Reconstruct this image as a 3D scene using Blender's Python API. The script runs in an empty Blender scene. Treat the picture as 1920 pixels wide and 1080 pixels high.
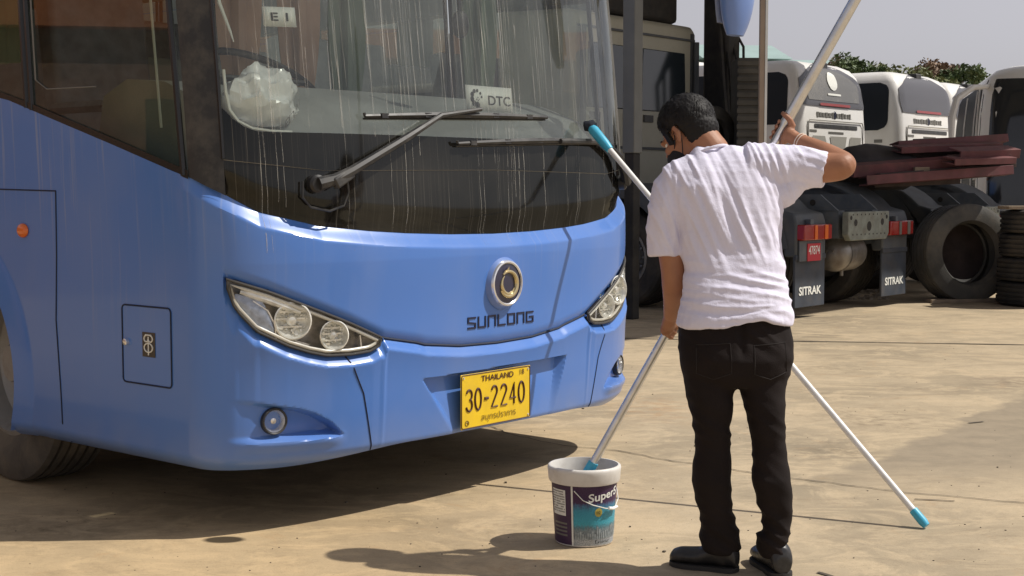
import bpy, bmesh, math, random
import numpy as np
from mathutils import Vector, Matrix, noise
random.seed(7)
S = bpy.context.scene
COL = S.collection
R = math.radians

# ------------------------------------------------------------------ camera, sky, sun, exposure
FL = 2640.0; PITCH = math.atan(190 / FL); CAMH = 1.28
cam = bpy.data.objects.new('camera', bpy.data.cameras.new('camera')); COL.objects.link(cam)
cam.location = (0, 0, CAMH); cam.rotation_euler = (R(90) - PITCH, 0, 0)
cam.data.sensor_width = 36; cam.data.lens = 36 * FL / 1920
cam.data.clip_start = .05; cam.data.clip_end = 2000
S.camera = cam
SUN_EL = R(53); SUN_DIR = Vector((1, .05, 0)).normalized()      # towards the sun, on the ground plane
wd = bpy.data.worlds.new('World'); S.world = wd; wd.use_nodes = True
nt = wd.node_tree; nt.nodes.clear()
sky = nt.nodes.new('ShaderNodeTexSky'); sky.sky_type = 'NISHITA'; sky.sun_disc = False
sky.sun_elevation = SUN_EL; sky.sun_rotation = math.atan2(SUN_DIR.x, SUN_DIR.y)
sky.dust_density = 1.1; sky.air_density = 1.0; sky.ozone_density = 1
hs = nt.nodes.new('ShaderNodeHueSaturation'); hs.inputs['Saturation'].default_value = .15
bgn = nt.nodes.new('ShaderNodeBackground'); bgn.inputs[1].default_value = .108
out = nt.nodes.new('ShaderNodeOutputWorld')
nt.links.new(sky.outputs[0], hs.inputs['Color']); hz = nt.nodes.new('ShaderNodeMix'); hz.data_type = 'RGBA'; hz.blend_type = 'MULTIPLY'; hz.inputs[0].default_value = 1; hz.inputs[7].default_value = (.90, .865, .915, 1)
nt.links.new(hs.outputs[0], hz.inputs[6]); nt.links.new(hz.outputs[2], bgn.inputs[0]); nt.links.new(bgn.outputs[0], out.inputs[0])
sl = bpy.data.lights.new('sun', 'SUN'); sl.energy = 4.3; sl.angle = R(.6); sl.color = (1, .945, .86)
so = bpy.data.objects.new('sun', sl); COL.objects.link(so)
d = Vector((SUN_DIR.x * math.cos(SUN_EL), SUN_DIR.y * math.cos(SUN_EL), math.sin(SUN_EL)))
so.rotation_euler = d.to_track_quat('Z', 'Y').to_euler(); so.location = (8, -2, 12)
S.view_settings.view_transform = 'Standard'; S.view_settings.look = 'None'
S.view_settings.exposure = 0.0; S.view_settings.gamma = 1

def at(px, py, y):                       # a pixel of the photograph at forward distance y -> world point
    a = (px - 960) / FL; b = (540 - py) / FL
    dx, dy, dz = a, math.cos(PITCH) + b * math.sin(PITCH), -math.sin(PITCH) + b * math.cos(PITCH)
    return Vector((dx / dy * y, y, CAMH + dz / dy * y))
def gnd(px, py, z=0.0):
    a = (px - 960) / FL; b = (540 - py) / FL
    dx, dy, dz = a, math.cos(PITCH) + b * math.sin(PITCH), -math.sin(PITCH) + b * math.cos(PITCH)
    t = (z - CAMH) / dz
    return Vector((dx * t, dy * t, z))

# ------------------------------------------------------------------ tags
def tag(o, label=None, cat=None, group=None, kind=None):
    if label: o['label'] = label
    if cat: o['category'] = cat
    if group: o['group'] = group
    if kind: o['kind'] = kind
    return o
def empty(name, loc=(0, 0, 0), rz=0, label=None, cat=None, group=None):
    o = bpy.data.objects.new(name, None); COL.objects.link(o); o.location = loc; o.rotation_euler = (0, 0, rz)
    o.empty_display_size = .1
    return tag(o, label, cat, group)
def copy_tree(o, parent=None):
    c = o.copy(); COL.objects.link(c)
    if parent is not None: c.parent = parent
    for ch in list(o.children): copy_tree(ch, c)
    return c

# ------------------------------------------------------------------ materials
def mat(name, col, rough=.6, metal=0, var=0, vscale=6, bump=0, bscale=60, coat=0, spec=.5, dirt=None, dirt_amt=.0, dscale=3, stretch=None, trans=0, uv=False):
    m = bpy.data.materials.new(name); m.use_nodes = True
    n = m.node_tree; L = n.links; p = n.nodes['Principled BSDF']
    p.inputs['Base Color'].default_value = (*col, 1); p.inputs['Roughness'].default_value = rough
    p.inputs['Metallic'].default_value = metal; p.inputs['Specular IOR Level'].default_value = spec
    if coat: p.inputs['Coat Weight'].default_value = coat; p.inputs['Coat Roughness'].default_value = .07
    tc = n.nodes.new('ShaderNodeTexCoord'); mp = n.nodes.new('ShaderNodeMapping')
    L.new(tc.outputs['UV' if uv else 'Object'], mp.inputs[0])
    if stretch: mp.inputs['Scale'].default_value = stretch
    src = None
    if var:
        t = n.nodes.new('ShaderNodeTexNoise'); t.inputs['Scale'].default_value = vscale; t.inputs['Detail'].default_value = 6
        L.new(mp.outputs[0], t.inputs['Vector'])
        r = n.nodes.new('ShaderNodeMapRange'); r.inputs[1].default_value = .3; r.inputs[2].default_value = .7
        r.inputs[3].default_value = 1 - var; r.inputs[4].default_value = 1 + var; L.new(t.outputs[0], r.inputs[0])
        mx = n.nodes.new('ShaderNodeMix'); mx.data_type = 'RGBA'; mx.blend_type = 'MULTIPLY'; mx.inputs[0].default_value = 1
        mx.inputs[6].default_value = (*col, 1); L.new(r.outputs[0], mx.inputs[7]); src = mx.outputs[2]
    if dirt:
        t = n.nodes.new('ShaderNodeTexNoise'); t.inputs['Scale'].default_value = dscale; t.inputs['Detail'].default_value = 8; t.inputs['Roughness'].default_value = .7
        L.new(mp.outputs[0], t.inputs['Vector'])
        r = n.nodes.new('ShaderNodeMapRange'); r.inputs[1].default_value = .45; r.inputs[2].default_value = .75; r.inputs[3].default_value = 0; r.inputs[4].default_value = dirt_amt
        L.new(t.outputs[0], r.inputs[0])
        mx = n.nodes.new('ShaderNodeMix'); mx.data_type = 'RGBA'
        L.new(r.outputs[0], mx.inputs[0]); mx.inputs[6].default_value = (*col, 1); mx.inputs[7].default_value = (*dirt, 1)
        if src: L.new(src, mx.inputs[6])
        src = mx.outputs[2]
        r2 = n.nodes.new('ShaderNodeMapRange'); r2.inputs[3].default_value = rough; r2.inputs[4].default_value = min(1, rough + .5); L.new(r.outputs[0], r2.inputs[0]); L.new(r2.outputs[0], p.inputs['Roughness'])
    if src: L.new(src, p.inputs['Base Color'])
    if bump:
        t = n.nodes.new('ShaderNodeTexNoise'); t.inputs['Scale'].default_value = bscale; t.inputs['Detail'].default_value = 5
        L.new(mp.outputs[0], t.inputs['Vector'])
        b = n.nodes.new('ShaderNodeBump'); b.inputs['Strength'].default_value = bump; b.inputs['Distance'].default_value = .004
        L.new(t.outputs[0], b.inputs['Height']); L.new(b.outputs[0], p.inputs['Normal'])
    return m

def streak_nodes(n, L, uvout, scale, vs, lo, hi, seed=0.0):
    mp = n.nodes.new('ShaderNodeMapping'); mp.inputs['Scale'].default_value = (scale, vs, 1); mp.inputs['Location'].default_value = (seed, seed * .3, seed)
    L.new(uvout, mp.inputs[0])
    t = n.nodes.new('ShaderNodeTexNoise'); t.inputs['Scale'].default_value = 1; t.inputs['Detail'].default_value = 3; t.inputs['Distortion'].default_value = .12
    L.new(mp.outputs[0], t.inputs['Vector'])
    r = n.nodes.new('ShaderNodeMapRange'); r.inputs[1].default_value = lo; r.inputs[2].default_value = hi; L.new(t.outputs[0], r.inputs[0])
    return r.outputs[0]

def paint_mat():
    m = mat('bus_blue_paint', (.074, .196, .56), rough=.32, coat=.4, spec=.4)
    n = m.node_tree; L = n.links; p = n.nodes['Principled BSDF']
    uv = n.nodes.new('ShaderNodeUVMap')
    s1 = streak_nodes(n, L, uv.outputs[0], 45, .9, .56, .80)
    s2 = streak_nodes(n, L, uv.outputs[0], 3, 1.6, .42, .75, 5)
    s3 = streak_nodes(n, L, uv.outputs[0], 1.2, 1.2, .40, .65, 9)
    # streaks start under the glass: stronger high up on the panel
    sp = n.nodes.new('ShaderNodeSeparateXYZ'); L.new(uv.outputs[0], sp.inputs[0])
    r = n.nodes.new('ShaderNodeMapRange'); r.inputs[1].default_value = .55; r.inputs[2].default_value = 1.15; L.new(sp.outputs[1], r.inputs[0])
    m1 = n.nodes.new('ShaderNodeMath'); m1.operation = 'MULTIPLY'; L.new(s1, m1.inputs[0]); L.new(r.outputs[0], m1.inputs[1])
    m1b = n.nodes.new('ShaderNodeMath'); m1b.operation = 'MULTIPLY'; L.new(m1.outputs[0], m1b.inputs[0]); L.new(s3, m1b.inputs[1])
    m2 = n.nodes.new('ShaderNodeMath'); m2.operation = 'MULTIPLY_ADD'; L.new(m1b.outputs[0], m2.inputs[0]); m2.inputs[1].default_value = .55
    m3 = n.nodes.new('ShaderNodeMath'); m3.operation = 'MULTIPLY'; L.new(s2, m3.inputs[0]); m3.inputs[1].default_value = .10; L.new(m3.outputs[0], m2.inputs[2])
    # road dust along the bottom edge
    r4 = n.nodes.new('ShaderNodeMapRange'); r4.inputs[1].default_value = .42; r4.inputs[2].default_value = .24; r4.inputs[3].default_value = 0; r4.inputs[4].default_value = .35; L.new(sp.outputs[1], r4.inputs[0])
    t = n.nodes.new('ShaderNodeTexNoise'); t.inputs['Scale'].default_value = 9; t.inputs['Detail'].default_value = 8; L.new(uv.outputs[0], t.inputs['Vector'])
    m5 = n.nodes.new('ShaderNodeMath'); m5.operation = 'MULTIPLY'; L.new(r4.outputs[0], m5.inputs[0]); L.new(t.outputs[0], m5.inputs[1])
    m6 = n.nodes.new('ShaderNodeMath'); m6.operation = 'ADD'; m6.use_clamp = True; L.new(m2.outputs[0], m6.inputs[0]); L.new(m5.outputs[0], m6.inputs[1])
    mx = n.nodes.new('ShaderNodeMix'); mx.data_type = 'RGBA'; L.new(m6.outputs[0], mx.inputs[0])
    mx.inputs[6].default_value = (.074, .196, .56, 1); mx.inputs[7].default_value = (.40, .40, .40, 1)
    L.new(mx.outputs[2], p.inputs['Base Color'])
    rr = n.nodes.new('ShaderNodeMapRange'); rr.inputs[3].default_value = .28; rr.inputs[4].default_value = .75; L.new(m6.outputs[0], rr.inputs[0]); L.new(rr.outputs[0], p.inputs['Roughness'])
    return m

def glass_mat(name, tint, refl, rough, film, filmcol, streak, sscale=70):
    """thin pane: tinted transparency + mirror reflection + a film of dried dust with run marks"""
    m = bpy.data.materials.new(name); m.use_nodes = True; n = m.node_tree; L = n.links; n.nodes.clear()
    o = n.nodes.new('ShaderNodeOutputMaterial')
    tr = n.nodes.new('ShaderNodeBsdfTransparent'); tr.inputs[0].default_value = (*tint, 1)
    gl = n.nodes.new('ShaderNodeBsdfGlossy'); gl.inputs['Roughness'].default_value = rough; gl.inputs[0].default_value = (.9, .95, .95, 1)
    lw = n.nodes.new('ShaderNodeFresnel'); lw.inputs[0].default_value = 1.5
    ad = n.nodes.new('ShaderNodeMath'); ad.operation = 'MULTIPLY_ADD'; L.new(lw.outputs[0], ad.inputs[0]); ad.inputs[1].default_value = refl; ad.inputs[2].default_value = .02; ad.use_clamp = True
    mx = n.nodes.new('ShaderNodeMixShader'); L.new(ad.outputs[0], mx.inputs[0]); L.new(tr.outputs[0], mx.inputs[1]); L.new(gl.outputs[0], mx.inputs[2])
    df = n.nodes.new('ShaderNodeBsdfDiffuse'); df.inputs[0].default_value = (*filmcol, 1)
    uv = n.nodes.new('ShaderNodeUVMap')
    s1 = streak_nodes(n, L, uv.outputs[0], sscale, .7, .62, .69)
    s2 = streak_nodes(n, L, uv.outputs[0], 5, 1.8, .38, .62, 3)
    s3 = streak_nodes(n, L, uv.outputs[0], 2.2, 2.5, .30, .75, 8)
    s4 = streak_nodes(n, L, uv.outputs[0], 230, 1.5, .60, .78, 2)
    a = n.nodes.new('ShaderNodeMath'); a.operation = 'MULTIPLY'; L.new(s1, a.inputs[0]); L.new(s2, a.inputs[1])
    a4 = n.nodes.new('ShaderNodeMath'); a4.operation = 'MULTIPLY_ADD'; L.new(s4, a4.inputs[0]); a4.inputs[1].default_value = .35; L.new(a.outputs[0], a4.inputs[2])
    b = n.nodes.new('ShaderNodeMath'); b.operation = 'MULTIPLY'; L.new(a4.outputs[0], b.inputs[0]); b.inputs[1].default_value = streak
    c = n.nodes.new('ShaderNodeMath'); c.operation = 'MULTIPLY_ADD'; L.new(s3, c.inputs[0]); c.inputs[1].default_value = film; L.new(b.outputs[0], c.inputs[2]); c.use_clamp = True
    m2 = n.nodes.new('ShaderNodeMixShader'); L.new(c.outputs[0], m2.inputs[0]); L.new(mx.outputs[0], m2.inputs[1]); L.new(df.outputs[0], m2.inputs[2])
    L.new(m2.outputs[0], o.inputs[0])
    return m

def ground_mat():
    m = bpy.data.materials.new('concrete_ground'); m.use_nodes = True; n = m.node_tree; L = n.links; p = n.nodes['Principled BSDF']
    tc = n.nodes.new('ShaderNodeTexCoord')
    def noi(sc, det=8, rough=.6, stretch=None, dist=0):
        mp = n.nodes.new('ShaderNodeMapping'); L.new(tc.outputs['Object'], mp.inputs[0])
        if stretch: mp.inputs['Scale'].default_value = stretch
        t = n.nodes.new('ShaderNodeTexNoise'); t.inputs['Scale'].default_value = sc; t.inputs['Detail'].default_value = det; t.inputs['Roughness'].default_value = rough; t.inputs['Distortion'].default_value = dist
        L.new(mp.outputs[0], t.inputs['Vector']); return t.outputs[0]
    def rng(v, a, b, c=0, d_=1):
        r = n.nodes.new('ShaderNodeMapRange'); r.inputs[1].default_value = a; r.inputs[2].default_value = b; r.inputs[3].default_value = c; r.inputs[4].default_value = d_; L.new(v, r.inputs[0]); return r.outputs[0]
    def mixc(f, a, b):
        x = n.nodes.new('ShaderNodeMix'); x.data_type = 'RGBA'; L.new(f, x.inputs[0])
        for i, v in ((6, a), (7, b)):
            if isinstance(v, tuple): x.inputs[i].default_value = (*v, 1)
            else: L.new(v, x.inputs[i])
        return x.outputs[2]
    def mul(a, b):
        x = n.nodes.new('ShaderNodeMath'); x.operation = 'MULTIPLY'; L.new(a, x.inputs[0])
        if isinstance(b, float): x.inputs[1].default_value = b
        else: L.new(b, x.inputs[1])
        return x.outputs[0]
    base = mixc(rng(noi(.55, 9, .62), .36, .64), (.33, .285, .215), (.60, .505, .37))
    base = mixc(mul(rng(noi(2.2, 8, .75, (1, 1.5, 1), dist=1.2), .47, .60), .8), base, (.60, .50, .36))       # pale scuffed patches
    base = mixc(mul(rng(noi(1.3, 10, .75, (1, 1.8, 1), 1.0), .52, .70), .62), base, (.27, .225, .165))  # grey grime
    base = mixc(mul(rng(noi(3.3, 9, .75, dist=1.2), .58, .70), .5), base, (.47, .33, .20))      # sandy rust stain
    base = mixc(mul(rng(noi(14, 8, .75), .57, .75), .45), base, (.22, .18, .135))
    base = mixc(mul(rng(noi(5.5, 10, .8, (1, 1.8, 1)), .50, .66), .32), base, (.27, .225, .165))
    base = mixc(mul(rng(noi(38, 6, .8), .55, .72), .35), base, (.24, .20, .15))
    base = mixc(mul(rng(noi(160, 3, .6), .60, .72), .6), base, (.14, .115, .09))                  # pitting
    base = mixc(mul(rng(noi(90, 3, .6), .64, .76), .45), base, (.66, .58, .45))
    # a darker, greyer slab on the right
    sp = n.nodes.new('ShaderNodeSeparateXYZ'); L.new(tc.outputs['Object'], sp.inputs[0])
    pa, pb = gnd(1640, 860), gnd(1920, 735)
    nx, ny = (pb.y - pa.y), -(pb.x - pa.x); ln = math.hypot(nx, ny); nx /= ln; ny /= ln
    m1 = n.nodes.new('ShaderNodeMath'); m1.operation = 'MULTIPLY_ADD'; L.new(sp.outputs[0], m1.inputs[0]); m1.inputs[1].default_value = nx; m1.inputs[2].default_value = -(nx * pa.x + ny * pa.y)
    m2 = n.nodes.new('ShaderNodeMath'); m2.operation = 'MULTIPLY_ADD'; L.new(sp.outputs[1], m2.inputs[0]); m2.inputs[1].default_value = ny; L.new(m1.outputs[0], m2.inputs[2])
    w = n.nodes.new('ShaderNodeMath'); w.operation = 'MULTIPLY_ADD'; L.new(noi(1.6, 6, .6), w.inputs[0]); w.inputs[1].default_value = .5; L.new(m2.outputs[0], w.inputs[2])
    slab = mul(rng(w.outputs[0], .24, .30), rng(sp.outputs[1], 5.8, 6.5))
    base = mixc(mul(slab, .88), base, mixc(rng(noi(6, 8, .7), .35, .65), (.27, .235, .185), (.36, .31, .24)))
    # stains and other dark spots, each at its own place
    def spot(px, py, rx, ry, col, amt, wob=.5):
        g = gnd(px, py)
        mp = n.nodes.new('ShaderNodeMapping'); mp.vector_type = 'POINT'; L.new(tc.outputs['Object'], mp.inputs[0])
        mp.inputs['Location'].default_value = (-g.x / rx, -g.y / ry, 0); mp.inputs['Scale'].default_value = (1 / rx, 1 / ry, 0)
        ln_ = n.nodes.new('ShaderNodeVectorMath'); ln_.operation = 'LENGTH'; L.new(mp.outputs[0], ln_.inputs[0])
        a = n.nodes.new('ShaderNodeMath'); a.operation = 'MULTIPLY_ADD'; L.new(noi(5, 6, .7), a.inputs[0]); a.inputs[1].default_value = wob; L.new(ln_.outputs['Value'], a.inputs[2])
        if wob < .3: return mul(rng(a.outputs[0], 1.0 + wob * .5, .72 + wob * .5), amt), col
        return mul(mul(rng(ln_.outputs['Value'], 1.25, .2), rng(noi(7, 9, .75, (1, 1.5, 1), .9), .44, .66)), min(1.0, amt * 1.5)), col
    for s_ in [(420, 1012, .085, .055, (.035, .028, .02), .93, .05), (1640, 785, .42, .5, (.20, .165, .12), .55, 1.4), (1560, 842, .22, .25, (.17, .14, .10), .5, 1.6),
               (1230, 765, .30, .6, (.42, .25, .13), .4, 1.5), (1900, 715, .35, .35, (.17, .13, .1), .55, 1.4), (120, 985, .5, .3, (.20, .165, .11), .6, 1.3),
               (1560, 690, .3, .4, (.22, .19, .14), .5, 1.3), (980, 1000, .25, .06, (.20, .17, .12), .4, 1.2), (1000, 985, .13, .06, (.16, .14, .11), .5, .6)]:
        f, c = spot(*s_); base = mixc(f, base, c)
    tn = n.nodes.new('ShaderNodeMix'); tn.data_type = 'RGBA'; tn.blend_type = 'MULTIPLY'; tn.inputs[0].default_value = 1; L.new(base, tn.inputs[6])
    # drifted sandy dust, more of it on the left of the yard
    wd_ = n.nodes.new('ShaderNodeMath'); wd_.operation = 'MULTIPLY_ADD'; L.new(noi(1.2, 6, .6), wd_.inputs[0]); wd_.inputs[1].default_value = 1.6; L.new(sp.outputs[0], wd_.inputs[2])
    L.new(mixc(rng(wd_.outputs[0], .3, 1.5), (.93, .825, .66), (.89, .85, .78)), tn.inputs[7]); base = tn.outputs[2]
    L.new(base, p.inputs['Base Color'])
    p.inputs['Roughness'].default_value = .85; p.inputs['Specular IOR Level'].default_value = .25
    b = n.nodes.new('ShaderNodeBump'); b.inputs['Strength'].default_value = .5; b.inputs['Distance'].default_value = .006
    h = n.nodes.new('ShaderNodeMath'); h.operation = 'MULTIPLY_ADD'; L.new(noi(120, 4, .6), h.inputs[0]); h.inputs[1].default_value = .35; L.new(noi(9, 8, .7), h.inputs[2])
    L.new(h.outputs[0], b.inputs['Height']); L.new(b.outputs[0], p.inputs['Normal'])
    return m

M = {}
M['paint'] = paint_mat()
M['seam'] = mat('panel_gap', (.008, .015, .04), .7)
M['rubber'] = mat('black_rubber', (.018, .017, .016), .75, var=.3, vscale=8, dirt=(.12, .10, .07), dirt_amt=.35, dscale=5)
M['tyre'] = mat('dusty_tyre', (.030, .028, .026), .8, var=.3, vscale=5, dirt=(.16, .13, .09), dirt_amt=.5, dscale=3, bump=.4)
M['tyredust'] = mat('muddy_tyre', (.075, .066, .055), .85, var=.3, vscale=5, dirt=(.24, .20, .14), dirt_amt=.6, dscale=3, bump=.4)
M['tyre_old'] = mat('old_grey_tyre', (.075, .073, .066), .8, var=.35, vscale=3, dirt=(.20, .17, .13), dirt_amt=.7, dscale=2.4, bump=.6)
M['blackpl'] = mat('black_plastic', (.022, .022, .023), .45, var=.25, vscale=9, dirt=(.15, .14, .12), dirt_amt=.5, dscale=9)
M['blackpanel'] = glass_mat('black_front_panel', (.012, .011, .010), .35, .08, .06, (.40, .37, .31), .30, 110)
M['windshield'] = glass_mat('windshield_glass', (.92, .96, .92), .80, .02, .085, (.62, .63, .59), .34, 120)
M['sideglass'] = glass_mat('tinted_side_glass', (.55, .58, .50), .8, .004, .012, (.45, .42, .36), .05, 20)
M['frit'] = mat('black_glass_border', (.014, .014, .014), .25)
M['trimsilver'] = mat('lamp_trim_silver', (.80, .78, .68), .3, .0, coat=.3)
M['chrome'] = mat('chrome', (.80, .80, .80), .16, .7, bump=.05)
M['reflector'] = mat('lamp_reflector', (.86, .86, .80), .18, .25, spec=.8, coat=.5, var=.25, vscale=30, bump=.5, bscale=45)
M['bezel'] = mat('lamp_bezel_grey', (.16, .155, .14), .4)
M['bezeldark'] = mat('lamp_seal_dark', (.045, .042, .038), .5)
M['lampdark'] = mat('lamp_dark_housing', (.05, .043, .038), .4)
M['lampback'] = mat('lamp_back_smoke', (.20, .175, .15), .22, .2, var=.5, vscale=18, bump=.5, bscale=30)
M['lampglass'] = glass_mat('lamp_cover_glass', (1, 1, 1), .5, .01, .01, (.6, .6, .58), .02)
M['bluelens'] = mat('blue_grey_lens', (.34, .40, .52), .12, .15, var=.3, vscale=40, bump=.5, bscale=80)
M['amber'] = mat('orange_lens', (.75, .16, .02), .2, coat=.5, bump=.2, bscale=120)
M['yellow'] = mat('plate_yellow', (.80, .54, .012), .45, var=.06, vscale=10, dirt=(.35, .25, .08), dirt_amt=.25, dscale=8)
M['maroon'] = mat('plate_ink', (.055, .012, .010), .5)
M['platefade'] = mat('plate_faded_ink', (.20, .13, .01), .5)
M['gold'] = mat('badge_gold', (.62, .52, .30), .25, .8, bump=.1)
M['navy'] = mat('badge_navy', (.022, .022, .055), .3, coat=.6)
M['ink'] = mat('letter_dark_blue', (.01, .013, .04), .35)
M['white'] = mat('white_card', (.78, .79, .74), .6, var=.05)
M['cardink'] = mat('card_ink', (.03, .03, .03), .6)
M['dash'] = mat('dashboard_grey', (.34, .35, .33), .75, var=.15, vscale=4, bump=.3)
M['interior'] = mat('bus_interior_dark', (.34, .35, .32), .8, var=.1)
M['seatfab'] = mat('seat_fabric', (.30, .31, .34), .9, var=.25, vscale=12, bump=.4)
M['tan'] = mat('tan_curtain', (.36, .23, .16), .85, var=.15, vscale=5)
M['greencloth'] = mat('green_curtain', (.20, .26, .20), .85, var=.15, vscale=5)
M['bag'] = mat('white_plastic_bag', (.95, .97, .94), .28, coat=.5, spec=.6, var=.06, vscale=9)
M['alu'] = mat('aluminium_tube', (.72, .73, .74), .28, .85, var=.08, vscale=30, dirt=(.35, .33, .30), dirt_amt=.3, dscale=14)
M['whitepole'] = mat('white_painted_tube', (.78, .78, .76), .35, var=.05, vscale=20, dirt=(.45, .42, .36), dirt_amt=.3, dscale=18)
M['cyan'] = mat('cyan_plastic', (.06, .42, .62), .4, var=.08, vscale=30)
M['bristle'] = mat('dark_bristle', (.02, .025, .04), .9)
M['shirt'] = mat('white_cotton', (.71, .695, .83), .9, var=.03, vscale=6, bump=.35, bscale=260)
M['trouser'] = mat('black_trouser_cloth', (.0125, .0085, .008), .9, spec=.25, var=.2, vscale=9, bump=.35, bscale=320)
M['trouserseam'] = mat('trouser_seam', (.017, .013, .012), .9)
M['shoe'] = mat('black_leather', (.014, .014, .016), .38, var=.3, vscale=20, dirt=(.12, .11, .09), dirt_amt=.35, dscale=14)
M['sole'] = mat('shoe_sole', (.03, .028, .026), .8)
M['skin'] = mat('brown_skin', (.34, .155, .085), .55, var=.12, vscale=14, bump=.15, bscale=200)
M['hair'] = mat('black_hair', (.006, .005, .005), .6, spec=.3, var=.3, vscale=60, bump=.5, bscale=160, stretch=(1, 1, .25))
M['mask'] = mat('black_face_mask', (.012, .012, .014), .85, bump=.2)
M['string'] = mat('pale_string', (.72, .60, .50), .8)
M['ground'] = ground_mat()
M['joint'] = mat('joint_line_dirt', (.085, .070, .050), .95, var=.5, vscale=14)
M['wet'] = mat('dried_rubble', (.33, .28, .22), .9, var=.4, vscale=20)
M['steelgrey'] = mat('chassis_paint_grey', (.10, .115, .13), .55, var=.25, vscale=6, dirt=(.17, .145, .11), dirt_amt=.5, dscale=6)
M['fender'] = mat('fender_plastic_grey', (.065, .075, .085), .6, var=.2, vscale=5, dirt=(.15, .13, .10), dirt_amt=.45, dscale=4)
M['flap'] = mat('mud_flap_rubber', (.042, .052, .070), .7, var=.2, vscale=6, dirt=(.13, .11, .085), dirt_amt=.35, dscale=5)
M['cross'] = mat('crossmember_grey_green', (.20, .22, .19), .6, var=.2, vscale=10, dirt=(.13, .09, .06), dirt_amt=.5, dscale=9)
M['tank'] = mat('air_tank_metal', (.23, .215, .195), .38, .6, var=.25, vscale=10, dirt=(.17, .12, .08), dirt_amt=.6, dscale=8)
M['redlens'] = mat('red_lens', (.30, .014, .010), .25, coat=.4, bump=.3, bscale=90)
M['redplate'] = mat('red_paper_plate', (.50, .035, .05), .6, var=.1)
M['cabwhite'] = mat('cab_beige_paint', (.42, .41, .33), .5, var=.1, vscale=3, dirt=(.2, .18, .14), dirt_amt=.35, dscale=3)
M['cabglass'] = mat('dark_cab_glass', (.02, .028, .034), .12, spec=.6)
M['coach'] = mat('coach_white_paint', (.80, .79, .76), .35, coat=.3, var=.04, vscale=2, dirt=(.5, .45, .36), dirt_amt=.3, dscale=2)
M['coachgrey'] = mat('coach_grille_grey', (.30, .29, .26), .6, bump=.6, bscale=30)
M['darkglass'] = mat('coach_dark_glass', (.018, .022, .028), .08, spec=.7)
M['rearglass'] = mat('coach_rear_glass', (.15, .148, .14), .22, spec=.5, dirt=(.45, .42, .36), dirt_amt=.35, dscale=1.6)
M['rearsmoke'] = mat('coach_rear_smoked_panel', (.085, .085, .095), .4, spec=.4, coat=.15)
M['sidedark'] = mat('coach_side_dark_glass', (.022, .026, .034), .55, spec=.12)
M['redbeam'] = mat('red_oxide_steel', (.14, .045, .048), .65, var=.35, vscale=5, dirt=(.11, .085, .07), dirt_amt=.6, dscale=3)
M['rust'] = mat('rusty_dark_steel', (.07, .05, .045), .8, var=.3, vscale=6)
M['hazyroof'] = mat('teal_roof_hazed', (.30, .41, .395), .6, var=.08, vscale=.6)  # roof colour paled to paint in the distance haze
M['wallpale'] = mat('pale_wall', (.55, .53, .48), .8, var=.06, vscale=1)
M['bark'] = mat('bark', (.10, .075, .05), .9, var=.3)
M['leafA'] = mat('leaf_green', (.09, .13, .05), .6, var=.35, vscale=2)
M['leafB'] = mat('leaf_yellow_green', (.17, .19, .08), .6, var=.35, vscale=2)
M['leafC'] = mat('leaf_brown', (.20, .13, .08), .7, var=.35, vscale=2)
M['postgrey'] = mat('shed_post_grey', (.16, .165, .155), .6, var=.12, vscale=4)
M['postbronze'] = mat('bronze_post', (.33, .25, .18), .4, .3, var=.1, vscale=6)
M['roofsheet'] = mat('shed_roof_sheet', (.30, .30, .28), .6, var=.1)
M['brick'] = mat('brown_brick_wall', (.22, .12, .075), .85, var=.35, vscale=3, bump=.6, bscale=12)
M['orange'] = mat('orange_fascia', (.45, .15, .05), .7, var=.1)
M['wood'] = mat('grey_plank', (.26, .20, .14), .85, var=.3, vscale=5, stretch=(1, 8, 1))
M['slat'] = mat('dusty_slatted_box', (.085, .078, .062), .8, var=.3, vscale=5)

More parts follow.
